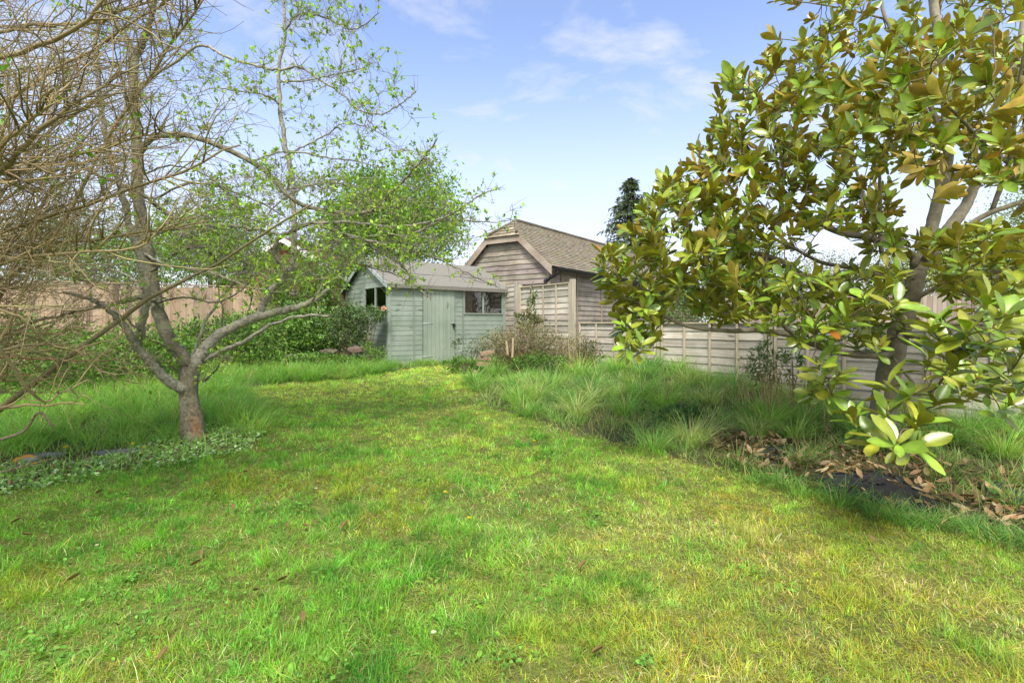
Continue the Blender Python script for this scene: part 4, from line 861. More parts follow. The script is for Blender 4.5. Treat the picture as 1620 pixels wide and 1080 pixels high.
    region(46, [(1150, 430), (1420, 400), (1440, 520), (1380, 560), (1270, 545), (1170, 500)], -1.1, -.2, .12)
    region(40, [(1440, 380), (1640, 340), (1640, 500), (1500, 470)], -1.3, -.3, .14)
    region(26, [(1450, 520), (1640, 500), (1640, 640), (1500, 620)], -1.6, -.6, .15)
    region(14, [(955, 440), (1060, 450), (1060, 560), (985, 560)], -.9, -.4, .08)
    big = [(1420, 700, 2.45), (1405, 650, 2.7), (1455, 665, 2.6), (1385, 690, 2.75), (1450, 705, 2.7), (1350, 655, 3.2), (1295, 575, 3.4), (1330, 590, 3.4), (1285, 620, 3.6), (1480, 640, 2.8), (1510, 575, 2.6), (1560, 545, 2.5), (1470, 520, 2.6), (1405, 610, 2.9), (1440, 625, 2.7), (1530, 520, 2.5), (1490, 500, 2.7), (1565, 470, 2.5), (1590, 500, 2.35), (1470, 560, 2.9), (1500, 545, 2.6), (1545, 600, 2.9), (1520, 610, 3.1), (1600, 585, 2.7), (1630, 600, 2.8), (1620, 540, 2.6), (1300, 600, 3.6), (1316, 625, 3.5), (1340, 505, 3.3), (1365, 470, 3.2), (1290, 510, 3.4), (1240, 440, 3.2), (1400, 455, 3.3), (1420, 480, 3.0), (1310, 330, 3.0), (1480, 150, 2.9), (1560, 130, 2.8), (1590, 170, 2.8), (1530, 60, 3.0), (1610, 20, 2.8), (1450, 170, 3.2), (1650, 530, 2.5), (1600, 640, 3.0), (1570, 360, 3.3)]
    nb = len(T)
    for x, y, Y in big: T.append(at(x, y, Y*MY/4.8+.0))
    T = np.array(T)
    dirs, PP = tr.reach(T, (.13, .10, .065), .0042, .006, 6, 7, .12, .04, .016)
    dirs = nrm(dirs+np.array([-.15, -.05, .6])); low = T[:, 2] < 1.3; dirs[low] = nrm(dirs[low]*.6+np.array([0, -.25, .6]))
    tv, tq = leaf_t(.45, 7, .15, .16, True, 1.05, .02)
    nv = len(tv)//2
    fl = MB(); Pl = []; Dl = []; Nl = []; Sl = []; Cl = []
    for i, (p, d) in enumerate(zip(T, dirs)):
        nl = rng.integers(7, 12); a0 = rng.uniform(0, 6.28); u = nrm(np.cross(d, [0.3, .1, .9])); v = np.cross(d, u); sc = rng.uniform(.105, .148) if i < nb else rng.uniform(.13, .165)
        for k in range(nl):
            a = a0+k*2.399; el = R(rng.uniform(16, 66) if p[2] > 2.0 else rng.uniform(30, 92))*(.6+.5*k/nl); rad = u*math.cos(a)+v*math.sin(a); dd = d*math.cos(el)+rad*math.sin(el); dd[2] -= .12*rng.random()
            Pl.append(p-d*.012*k*.9+rad*.004); Dl.append(dd); nn = d*math.sin(el)-rad*math.cos(el)+.15*rng.standard_normal(3); Nl.append(nn); Sl.append(sc*rng.uniform(.6, 1.2))
            h = p[2]-loc[2]; y = rng.random(); c = np.array([.22, .35, .04])*(1+.25*rng.standard_normal())
            if y < .42: c = np.array([.31, .37, .04])
            elif y < .50: c = np.array([.36, .37, .04])
            elif y < .507 and p[1] > 3.4: c = np.array([.5, .2, .03])
            Cl.append(c*(1+.12*rng.standard_normal()))
    Cl = np.clip(np.array(Cl), .01, 1)
    upper = np.clip((np.array(Pl)[:, 2]-1.2)/1.0, 0, 1)
    def tcol(col):
        c = col.copy(); M = len(c); br = np.array([.54, .38, .07])*(1+.2*rng.standard_normal((M, 1)))*np.ones((1, 3)); gr = c[:, 0]*.5+np.array([.15, .16, .03]); k = (.3+.7*upper*np.clip(rng.normal(.85, .25, M), 0, 1.1))[:, None]
        und = gr*(1-k)+br*k; c[:, nv:] = und[:, None]
        c[:, 1:nv:3] *= 1.18; return c
    fl.inst(tv, tq, None, Pl, np.array(Dl), np.array(Nl), np.array(Sl), Cl, tcol, wsc=rng.uniform(.85, 1.15, len(Pl)))
    # buds
    tr.tw.tubes(np.stack([T, T+dirs*.012, T+dirs*.03], 1), np.tile([.005, .006, .001], (len(T), 1)), 5, (.3, .2, .06))
    root = thing('magnolia_tree', 'spreading evergreen magnolia with glossy leaves over brown undersides at right', 'tree', loc)
    rel(tr.limb, loc).build('trunk', M_bark2, root, True); rel(tr.tw, loc).build('branches', M_cane, root, True); rel(fl, loc).build('crown', M_mag, root, True)
magnolia()

# ---------------------------------------------------------------- bare shrub, near left
def shrub():
    loc = np.array([-4.3, 3.3, gf((-4.3, 3.3))]); mb = MB(); TC_ = np.array([.275, .22, .105])
    # main stems rise off frame and arch over
    ns = 16; a = rng.uniform(0, 6.28, ns); st = loc+np.stack([.25*np.cos(a), .35*np.sin(a), 0*a], -1); d = np.stack([.12+.25*rng.standard_normal(ns), .25*rng.standard_normal(ns), 1+0*a], -1)
    S0 = grow(st, d, rng.uniform(2.4, 3.6, ns), 14, .08, (.0, .0, 0)); r0 = taper(rng.uniform(.018, .035, ns), np.full(ns, .007), 14); mb.tubes(S0, r0, 7, jit(TC_*.75, ns, .15, .05))
    n = 230; m = rng.integers(0, ns, n); t = rng.uniform(.18, 1, n)*12.9; i = t.astype(int); u = (t-i)[:, None]; p = S0[m, i]*(1-u)+S0[m, i+1]*u
    hi = np.clip((p[:, 2]-.8)/2.2, 0, 1)
    d = np.stack([1+.25*rng.standard_normal(n), .12+.5*rng.standard_normal(n), .0+.75*hi+.28*rng.standard_normal(n)], -1)
    C1 = grow(p, d, rng.uniform(1.1, 2.15, n)*(.78+.4*hi), 12, .075, (.012, 0, -.012)); R1 = taper(rng.uniform(.006, .014, n), np.full(n, .0022), 12); mb.tubes(C1, R1, 6, jit(TC_, n, .2, .06))
    px_, py_ = proj(C1[:, -1]); k = (px_ < 60+290*rng.random(n)**.7) & (py_ < 600); C1 = C1[k]; R1 = R1[k]
    mb.v.pop(); mb.q.pop(); mb.t.pop(); mb.t.pop(); mb.c.pop(); mb.n -= n*12*6; n = len(C1); mb.tubes(C1, R1, 6, jit(TC_, n, .2, .06))
    tr_ = [([(-120, 330), (-50, 270), (0, 229), (55, 185), (85, 148)], 10, 2.5), ([(-80, 345), (0, 274), (37, 237), (74, 192), (130, 155), (190, 110)], 10, 2.6), ([(-100, 60), (0, 48), (74, 37), (148, 37), (200, 15), (259, 0), (300, -20)], 6, 2.8), ([(-100, 215), (0, 163), (111, 96), (207, 37), (259, 4), (300, -30)], 6, 2.7), ([(60, 420), (148, 266), (200, 174), (259, 92), (296, 37), (318, 0), (330, -40)], 6, 2.9), ([(-120, 400), (0, 392), (92, 385), (166, 377), (259, 366), (330, 350)], 7, 3.0), ([(-100, 300), (0, 270), (111, 252), (207, 222), (260, 200)], 6, 2.7), ([(-100, 400), (0, 370), (110, 333), (222, 296), (315, 259), (380, 230)], 7, 2.8), ([(-120, 470), (0, 420), (90, 400), (180, 395), (240, 380)], 8, 2.6), ([(-60, 560), (0, 552), (60, 545), (120, 548), (168, 606)], 6, 2.9), ([(-80, 660), (0, 646), (60, 640), (135, 640)], 7, 2.8), ([(-40, 500), (20, 580), (70, 635), (100, 620), (140, 600)], 6, 2.8), ([(-60, 470), (30, 500), (80, 545), (170, 560)], 5, 3.0), ([(-100, 120), (30, 90), (100, 60), (160, 10), (180, -40)], 9, 2.4), ([(-60, 640), (-10, 560), (30, 470), (50, 390), (60, 300)], 7, 2.9)]
    tp_ = []
    for pts, w, Yc in tr_:
        P = catmull([at(a_, b_, Yc+.25*math.sin(a_*.013+w)) for a_, b_ in pts], 12); P[1:-1] += .008*rng.standard_normal((10, 3)); tp_.append(P); r_ = w*Yc/FP/2; mb.tubes(P, np.linspace(r_, r_*.35, 12), 7, TC_*rng.uniform(.75, 1.1))
    tp_ = np.array(tp_)
    # hanging low canes
    n = 12; p = loc+np.stack([rng.uniform(-.1, .6, n), rng.uniform(-.5, .5, n), rng.uniform(.55, 1.2, n)], -1); d = np.stack([1+0*p[:, 0], .3*rng.standard_normal(n), -.1+.12*rng.standard_normal(n)], -1)
    C0 = grow(p, d, rng.uniform(.9, 1.7, n), 12, .07, (0, 0, .0)); k = proj(C0[:, -1])[1] < 640; C0 = C0[k]; n = len(C0); R0 = taper(rng.uniform(.009, .015, n), np.full(n, .004), 12); mb.tubes(C0, R0, 7, jit(TC_*np.array([1, .85, .75]), n, .2, .06))
    A = np.concatenate([C1, C0, tp_, tp_[:10]]); RA = np.concatenate([R1, R0, np.full((len(tp_)+10, 12), .007)])
    p, d, r, t = kids(A, RA, 21, .05, .75, 1.0); d[:, 2] += .12; q_ = p+nrm(d)*.3; px_, py_ = proj(q_); k = (py_ < 625) & (px_ < 350) & (rng.random(len(p)) < np.where(py_ > 360, np.where(py_ > 480, .22, .42), 1)); p = p[k]; d = d[k]; r = r[k]; t = t[k]; n = len(p); C2 = grow(p, d, rng.uniform(.22, .75, n)*(1.15-.5*t), 7, .12, (0, 0, .02)); R2 = taper(np.minimum(r*.7, .0048), np.full(n, .0014), 7); mb.tubes(C2, R2, 4, jit(TC_*1.0, n, .25, .06))
    p, d, r, t = kids(C2, R2, 4.2, .15, .8, .7); n = len(p); C3 = grow(p, d, rng.uniform(.06, .26, n), 4, .14, (0, 0, .02)); R3 = taper(np.minimum(r*.8, .0026), np.full(n, .0012), 4)
    tw = MB(); tw.tubes(C3, R3, 3, jit(TC_*.95, n, .25, .06))
    root = thing('bare_shrub', 'tangled bare tan twigged shrub filling the near left edge', 'shrub', loc)
    rel(mb, loc).build('canes', M_cane, root, True); rel(tw, loc).build('twigs', M_cane, root, True)
    fl = MB(); k = rng.random(len(C3)) < .04; s = C3[k, -1]; m = 3; pos = np.repeat(s, m, 0); fl.inst(SMALL_V, None, SMALL_T, pos, rand_dirs(len(pos)), nrm(rand_dirs(len(pos))*.6+np.array([0, 0, 1.])), rng.uniform(.02, .045, len(pos)), jit((.16, .3, .03), len(pos), .2, .1)); rel(fl, loc).build('foliage', M_leaf, root)
shrub()

# ---------------------------------------------------------------- leafy masses: bushes and background trees
def bush(name, label, cat, c, rad, n, lsize, cols, twigs=120, twcol=(.18, .14, .09), mat=None, lump=.35, group=None, droop=0, shell=.55, wleaf=1.0, up=.5):
    c = np.asarray(c, float); rad = np.asarray(rad, float); loc = np.array([c[0], c[1], gf((c[0], c[1]))])
    root = thing(name, label, cat, loc, 0, group)
    d = rand_dirs(n); lum = 1+lump*(vnoise(d[:, 0]*2.3+d[:, 2], d[:, 1]*2.3+d[:, 2]*1.7, 1.6, int(c[0]*7) % 50)-.5)*2; rr = (shell+(1-shell)*rng.random(n)**.6)*lum
    cl = rng.integers(0, max(8, n//26), n); off = rng.standard_normal((max(8, n//26), 3)); cc = nrm(off)*(shell+(1-shell)*rng.random((len(off), 1)))*(1+lump*(vnoise(off[:, 0:1]*2, off[:, 1:2]*2, 1, 4)-.5)*2)
    P = np.where((rng.random(n) < .72)[:, None], cc[cl]+.12*rng.standard_normal((n, 3)), d*rr[:, None]); P = c+P*rad; P[:, 2] = np.maximum(P[:, 2], loc[2]+.02)
    cols = np.array(cols); cc_ = cols[rng.integers(0, len(cols), n)]; dd = nrm(nrm(P-c)*.5+rand_dirs(n)+np.array([0, 0, .1-droop])); nn = nrm(rand_dirs(n)+np.array([0, -.2, up]))
    fl = MB(); fl.inst(SMALL_V, None, SMALL_T, P, dd, nn, rng.uniform(.6, 1.3, n)*lsize, jit(cc_, n, .22, .08), wsc=np.full(n, wleaf)); rel(fl, loc).build('foliage', mat or M_leaf, root)
    tw = MB(); k = max(6, twigs//8); st = np.tile(loc, (k, 1))+rng.standard_normal((k, 3))*rad*np.array([.15, .15, 0]); tgt = c+nrm(rng.standard_normal((k, 3))*np.array([1, 1, .8])+np.array([0, 0, .35]))*rad*.8
    S0 = np.stack([st+(tgt-st)*u+np.array([0, 0, .12])*math.sin(u*3.1)*rad[2] for u in np.linspace(0, 1, 7)], 1); rb = min(.03, .012*rad[2]+.004); R0 = taper(np.full(k, rb), np.full(k, rb*.3), 7); tw.tubes(S0, R0, 5, jit(twcol, k, .2, .04))
    p, dd, r, t = kids(S0, R0, twigs/k, .25, .9, 1); C2 = grow(p, dd, rng.uniform(.2, .5, len(p))*np.mean(rad), 5, .15); tw.tubes(C2, taper(r*.5, r*.2, 5), 3, jit(twcol, len(p), .2, .04)); rel(tw, loc).build('stems', M_cane, root, True)
    return root
def bgtree(name, label, base, h, crown, n, lsize, cols, trunk_r=.12, tcol=(.12, .095, .07), limbs=9, mat=None, group=None, blobs=22, spread=.34):
    """tapered trunk and limbs; foliage sits in clumps at the twig ends. crown = (cx, cy, cz, rx, ry, rz)"""
    base = np.array([base[0], base[1], gf(base) if abs(base[1]) < 60 else .32]); cx = np.array(crown[:3], float); rr = np.array(crown[3:], float); root = thing(name, label, 'tree', base, 0, group)
    tr = Tree(base); tr.add_limb([base, base*.5+np.array([cx[0], cx[1], cx[2]-rr[2]*.7])*.5+np.array([.1, 0, 0]), np.array([cx[0], cx[1], cx[2]-.3*rr[2]]), cx+np.array([0, 0, rr[2]*.4])], trunk_r, trunk_r*.25, col=tcol)
    for _ in range(limbs):
        q = cx+nrm(rng.standard_normal(3)*np.array([1, 1, .7])+np.array([0, 0, .25]))*rr*.7; s = cx+np.array([0, 0, -rr[2]*rng.uniform(.2, .9)]); tr.add_limb([s, (s+q)/2+np.array([0, 0, .1*rr[2]]), q], trunk_r*.45, trunk_r*.12, col=tcol, k=6)
    B = cx+nrm(rng.standard_normal((blobs*4, 3)))*(rng.random((blobs*4, 1))**.45)*rr; dr, PP = tr.reach(B, tcol, trunk_r*.06, .01, 4, 5, -.08, .04*rr[0], trunk_r*.2, mb=tr.limb)
    m = n//len(B); P = np.repeat(B, m, 0)+rng.standard_normal((len(B)*m, 3))*rr*spread*.5*rng.uniform(.5, 1.1, (len(B), 1)).repeat(m, 0); M = len(P); cols = np.array(cols)
    cb = cols[rng.integers(0, len(cols), len(B))]*(1+.18*rng.standard_normal((len(B), 1))); fl = MB(); fl.inst(SMALL_V, None, SMALL_T, P, rand_dirs(M), nrm(rand_dirs(M)+np.array([0, -.2, .6])), rng.uniform(.6, 1.3, M)*lsize, jit(np.repeat(np.clip(cb, .01, 1), m, 0), M, .2, .08))
    rel(tr.limb, base).build('trunk', M_bark, root, True); rel(fl, base).build('crown', mat or M_leaf, root)
    return root
SPR = [(.17, .33, .035), (.23, .40, .045), (.12, .25, .035)]
c = at(630, 335, 17.5); bgtree('leafy_tree', 'bright green spring tree rising directly behind the shed roof', (c[0]+.2, 17.5), 5, (c[0], 17.5, c[2]-.1, 2.1, 1.6, 1.75), 26000, .11, SPR, .13, blobs=34, spread=.42)
c = at(560, 350, 18); bgtree('leafy_tree', 'shorter green tree left of the one behind the shed', (c[0], 18.6), 4, (c[0], 18.6, c[2], 1.5, 1.2, 1.15), 9000, .12, SPR, .1, blobs=30)
c = at(330, 385, 17); bgtree('spring_tree', 'pale green budding tree beyond the brown fence behind the apple limbs', (c[0], 17), 4, (c[0], 17, c[2], 2.3, 1.4, 1.25), 12000, .10, [(.17, .27, .06), (.22, .3, .09)], .1, blobs=34, spread=.4)
c = at(120, 400, 18); bgtree('spring_tree', 'thin hazy green tree beyond the fence behind the bare shrub', (c[0], 18), 4, (c[0], 18, c[2], 4.2, 1.4, 1.6), 12000, .11, [(.13, .19, .06), (.2, .26, .09)], .12, blobs=40, spread=.4)
c = at(1345, 445, 17); bgtree('willow_bush_tree', 'pale twiggy willow seen through the magnolia above the low fence', (c[0], 17.5), 3, (c[0], 17.5, c[2]-.2, 1.9, 1.2, 1.35), 12000, .06, [(.22, .24, .10), (.16, .19, .07), (.26, .27, .14)], .09, blobs=40, tcol=(.2, .17, .13))
c = at(1550, 425, 19); bgtree('golden_tree', 'yellow green rounded tree above the far fence at right', (c[0], 19), 3, (c[0], 19, c[2], 1.9, 1.2, 1.2), 10000, .075, [(.36, .38, .04), (.3, .34, .05)], .1, blobs=30)
c = at(1620, 380, 24); bgtree('pale_tree', 'soft green tree at the far right edge behind the fence', (c[0]+1, 24), 3, (c[0]+1, 24, c[2], 3.6, 1.6, 2.8), 12000, .11, [(.16, .26, .06), (.2, .3, .08)], .16, blobs=36)
c = at(1180, 440, 27); bgtree('dark_tree', 'dark green tree beyond the barn behind magnolia leaves', (c[0], 27), 3, (c[0], 27, c[2], 3.0, 1.6, 2.2), 9000, .12, [(.07, .12, .03), (.10, .16, .04)], .16, blobs=34)
bush('hedge_bush', 'dense green hedge beyond the low fence left of the willow', 'hedge', at(1150, 492, 21), (3.4, .9, 1.5), 9000, .12, [(.12, .2, .04), (.17, .26, .06)], 200)
c = at(1440, 440, 32); bgtree('distant_tree', 'distant green tree showing low between magnolia trunks', (c[0], 32), 3, (c[0], 32, c[2], 3.6, 1.6, 2.2), 8000, .14, [(.12, .17, .05), (.15, .2, .06)], .16, blobs=30)
def conifer():
    c = at(998, 280, 38); base = np.array([c[0], 38, .32]); top = c[2]; H = top-base[2]; root = thing('conifer_tree', 'tall dark drooping conifer rising behind the barn roof', 'tree', base)
    m = MB(); m.tubes(np.array([base, base+[.1, 0, H*.5], [c[0], 38, top]]), np.array([.22, .14, .02]), 8, (.1, .08, .06)); rel(m, base).build('trunk', M_bark, root)
    n = 420; z = rng.uniform(.30, .985, n); a = rng.uniform(0, 6.28, n); ln = (1-z)*6.0*rng.uniform(.55, 1.2, n)+.3; st = np.stack([c[0]+0*z, 38+0*z, base[2]+z*H], -1); d = np.stack([np.cos(a), np.sin(a), .35+0*a], -1)
    P = grow(st, d, ln, 7, .06, (0, 0, -.13)); bm = MB(); bm.tubes(P, taper(np.full(n, .03), np.full(n, .008), 7), 3, (.09, .075, .05)); rel(bm, base).build('branches', M_cane, root)
    p, dd, r, t = kids(P, np.ones((n, 7)), 30, .15, .6, .6); dd[:, 2] -= .45; f = MB(); f.inst(SMALL_V, None, SMALL_T, p, dd, nrm(rand_dirs(len(p))+np.array([0, 0, .5])), rng.uniform(.14, .36, len(p)), jit((.085, .125, .06), len(p), .25, .08), wsc=np.full(len(p), .6)); rel(f, base).build('crown', M_ever, root)
conifer()
IVY = [(.07, .14, .03), (.10, .2, .035), (.15, .27, .045)]; IVY2 = [(.13, .25, .045), (.19, .34, .055), (.10, .19, .04)]
def gp(px, py, Y, **k): p = at(px, py, Y); return p
# left of the shed
b1 = bush('viburnum_shrub', 'dark green leafy shrub climbing the left side of the shed', 'shrub', gp(563, 520, 10.9)+np.array([-.12, -.15, 0]), (.42, .32, .5), 2400, .075, [(.06, .11, .03), (.10, .17, .05), (.13, .2, .06)], 160, mat=M_ever, wleaf=.7)
bush('viburnum_shrub', 'leafy spray with a pink flower head under the shed side window', 'shrub', gp(590, 497, 10.75)+np.array([-.03, -.1, 0]), (.36, .25, .16), 900, .07, [(.09, .16, .05), (.13, .21, .07)], 80, mat=M_ever, wleaf=.6)
bush('ivy_bank', 'large bank of ivy and bramble between the fence and shed', 'ivy', gp(495, 525, 11.2), (1.0, .6, .62), 5200, .08, IVY, 160, mat=M_ever)
bush('ivy_bank', 'low green ivy heap in front of the brown fence', 'ivy', gp(420, 530, 10.6), (1.0, .5, .5), 4200, .075, IVY2, 120)
bush('elder_bush', 'fresh green elder bush growing up the brown fence right end', 'bush', gp(480, 460, 12.0), (.85, .5, .8), 5600, .08, IVY2, 200)
bush('bramble_bush', 'bramble thicket at the foot of the fence behind the apple trunk', 'bush', gp(345, 540, 9.8), (1.2, .5, .45), 6000, .065, IVY2+[(.1, .14, .05)], 180)
bush('bramble_bush', 'green bramble growth left of the apple trunk by the fence', 'bush', gp(200, 562, 8.3), (1.2, .6, .42), 6000, .065, IVY2, 180)
bush('bramble_bush', 'leafy undergrowth behind the bare shrub at the far left', 'bush', gp(40, 565, 7.2), (1.1, .6, .5), 5200, .065, IVY2, 180)
bush('nettle_clump', 'small fresh nettle clump at the left front corner of shed', 'plant', gp(588, 568, 10.3), (.35, .22, .26), 1100, .06, [(.12, .22, .04), (.16, .27, .05)], 50)
bush('laurel_bush', 'grey green shrub rising between brick house and shed gable', 'shrub', gp(545, 420, 13.0), (.55, .4, .6), 1800, .07, [(.12, .17, .08), (.09, .14, .05)], 120, mat=M_ever)
bush('bramble_bush', 'low leafy growth among the rockery stones left of shed', 'bush', gp(505, 572, 9.75), (.75, .2, .16), 2200, .055, IVY2, 60)
bush('bramble_bush', 'low leafy growth at the left end of the rockery', 'bush', gp(420, 570, 9.6), (.6, .2, .18), 1800, .055, IVY2, 60)
bush('hawthorn_bush', 'pale green leafy bush behind the fence between apple limbs', 'bush', gp(400, 430, 13.2), (1.3, .5, .5), 2200, .07, IVY2, 200)
bush('hawthorn_bush', 'pale green bush behind the fence left of the apple stem', 'bush', gp(200, 420, 12.5), (2.2, .6, .7), 4200, .07, IVY2, 200)
# right of the shed: cut brush pile and weeds
OL = [(.25, .21, .10), (.15, .17, .06), (.32, .25, .13), (.12, .15, .045)]
bush('brush_pile', 'large heap of cut dry twigs and olive leaves beside the shed', 'brush pile', gp(825, 548, 9.3), (.82, .5, .48), 6500, .036, OL, 700, (.25, .19, .12), lump=.25, shell=.4)
bush('brush_pile', 'lower twiggy heap against the tall fence panel foot', 'brush pile', gp(905, 560, 9.2), (.5, .35, .34), 2400, .034, OL, 300, (.25, .19, .12))
bush('honeysuckle_vine', 'climbing vine tuft reaching over the tall fence panel top', 'climber', gp(842, 482, 10.75), (.10, .07, .38), 420, .05, [(.13, .2, .06), (.1, .16, .04)], 50)
bush('honeysuckle_vine', 'dark leafy climber mass at the foot of the tall fence', 'climber', gp(835, 508, 10.5), (.32, .16, .2), 900, .05, [(.09, .13, .04), (.2, .17, .09)], 80)
bush('bramble_bush', 'fresh green bramble at the front of the twig heap', 'bush', gp(855, 578, 8.6), (.5, .25, .2), 1500, .05, [(.08, .17, .03), (.12, .22, .035)], 60)
bush('bramble_bush', 'dark small bramble beside the low fence start', 'bush', gp(935, 560, 9.1), (.25, .2, .22), 700, .045, [(.07, .11, .04), (.16, .15, .07)], 60)
bush('weed_clump', 'green weeds around the upright brick beside lawn', 'plant', gp(738, 580, 9.3), (.35, .2, .17), 900, .05, [(.09, .18, .03), (.13, .24, .04)], 40)
bush('weed_clump', 'sparse leafy weeds against the shed front under the window', 'plant', gp(748, 545, 10.9), (.5, .1, .25), 420, .045, [(.08, .12, .05), (.12, .16, .06)], 90)
# lanky shrub in bed by low fence
bush('buddleia_shrub', 'lanky grey green shrub with narrow leaves before the low fence', 'shrub', gp(1212, 578, 6.2), (.26, .2, .3), 620, .07, [(.16, .22, .09), (.13, .2, .07)], 110, (.3, .22, .13), wleaf=.45)
bush('buddleia_shrub', 'smaller sprig of narrow leaves nearest the magnolia trunk', 'shrub', gp(1252, 580, 5.9), (.13, .12, .24), 180, .06, [(.16, .22, .09), (.13, .2, .07)], 50, (.3, .22, .13), wleaf=.45)
bush('dock_clump', 'dark leafy weed clump within the long grass bed', 'plant', gp(1070, 662, 5.6), (.24, .2, .14), 420, .07, [(.04, .11, .02), (.06, .15, .025)], 20)
# dry standing stems
m = MB()
for (px, Y, n) in ((1225, 6.0, 90), (1300, 5.6, 30), (1165, 6.3, 25), (1445, 5.4, 40), (900, 8.8, 30)):
    b = at(px, 600, Y); x = b[0]+.14*rng.standard_normal(n); y = Y+.12*rng.standard_normal(n); P = grow(np.stack([x, y, gz(x, y)], -1), np.stack([.15*rng.standard_normal(n), .15*rng.standard_normal(n), 1+0*x], -1), rng.uniform(.25, .75, n), 5, .07); m.tubes(P, taper(np.full(n, .0028), np.full(n, .001), 5), 3, jit((.42, .31, .17), n, .2, .05))
tag(m.build('dry_stems', M_cane), 'dry straw coloured weed stems standing along the low fence', 'dry stems', kind='stuff')
# pink flower head
f = thing('flower_head', 'pink flower cluster beside the shed side window', 'flower', tuple(gp(607, 488, 10.45)))
m = MB(); n = 90; dd = rand_dirs(n); tv, tq = leaf_t(.8, 3, .2, .3); m.inst(tv, tq, None, dd*.028, nrm(dd+.3*rand_dirs(n)), rand_dirs(n), .03, jit(np.array([(.9, .5, .5), (.9, .75, .7), (.7, .3, .3)])[rng.integers(0, 3, n)], n, .15, .05)); m.build('petals', M_leaf, f)
m = MB(); m.tubes(catmull([(0, 0, 0), (-.05, .02, -.12), (-.12, .05, -.25)], 6), np.full(6, .005), 5, (.1, .15, .04)); m.build('stalk', M_cane, f)

# ---------------------------------------------------------------- litter, membrane, small things
def litter():
    m = MB(); n = 1050; x, y = scat(14000, 0, 8, 2.0, 7, lambda a, b: inpoly(a, b, lit_poly)); x = x[:n]; y = y[:n]; n = len(x)
    x2, y2 = scat(900, 1.5, 4.5, 3, 6.5, lambda a, b: (~is_lawn(a, b)) & (np.hypot(a-2.6, b-4.9) < .7)); x = np.concatenate([x, x2]); y = np.concatenate([y, y2]); n = len(x)
    tv, tq = leaf_t(.42, 4, .25, -.3); p = np.stack([x, y, gz(x, y)+.012+.035*rng.random(n)], -1); d = rand_dirs(n); d[:, 2] *= .25; nn = rand_dirs(n)*.5+np.array([0, 0, 1.]); cols = np.array([(.24, .145, .065), (.33, .23, .12), (.16, .10, .05), (.40, .30, .18), (.10, .065, .035)])
    m.inst(tv, tq, None, p, d, nn, rng.uniform(.04, .10, n), jit(cols[rng.integers(0, 5, n)], n, .2, .05)); tag(m.build('leaf_litter', M_litter, None, True), 'fallen brown magnolia leaves covering the bed below the tree', 'leaf litter', kind='stuff')
    tvl = (tv, tq)
litter()
def membrane(label, poly, h, seed):
    P = np.array([ground_at(*p) for p in poly]); cen = P.mean(0); n = 20; m = MB(); rows = []
    K = len(P); u = np.linspace(0, K, 44, endpoint=False); ring = np.array([P[int(a) % K]*(1-a % 1)+P[(int(a)+1) % K]*(a % 1) for a in u])
    V = [(*cen, 0)]; 
    for r in np.linspace(.16, 1, 9):
        for q in ring: V.append((*(cen+(q-cen)*(r*(1+.06*math.sin(q[0]*40+seed)*(r > .9)))), 0))
    V = np.array(V); V[:, 2] = gz(V[:, 0], V[:, 1])+.018+h*fbm(V[:, 0]*1., V[:, 1]*1., 4.5, seed)*np.concatenate([[1], np.repeat(np.cos(np.linspace(.16, 1, 9)*1.5), 44)])+.012*np.sin(V[:, 0]*38+V[:, 1]*23)
    k = 44; Q = [(1+i*k+j, 1+i*k+(j+1) % k, 1+(i+1)*k+(j+1) % k, 1+(i+1)*k+j) for i in range(8) for j in range(k)]; T_ = [(0, 1+j, 1+(j+1) % k) for j in range(k)]
    m.add(V, Q, T_); o = m.build('weed_membrane', M_membrane, None, True); tag(o, label, 'weed membrane')
membrane('larger rumpled black weed sheet exposed at the bed edge under the magnolia', [(1285, 756), (1330, 750), (1385, 748), (1440, 762), (1475, 790), (1500, 812), (1440, 812), (1385, 800), (1320, 790), (1290, 775)], .10, 3)
membrane('smaller black weed sheet patch at the left end of leaf litter', [(1195, 712), (1230, 708), (1270, 714), (1275, 726), (1240, 732), (1200, 726)], .05, 5)
membrane('black weed sheet scrap at the right side of the magnolia bed', [(1545, 768), (1580, 766), (1620, 780), (1650, 800), (1600, 804), (1560, 790)], .05, 8)

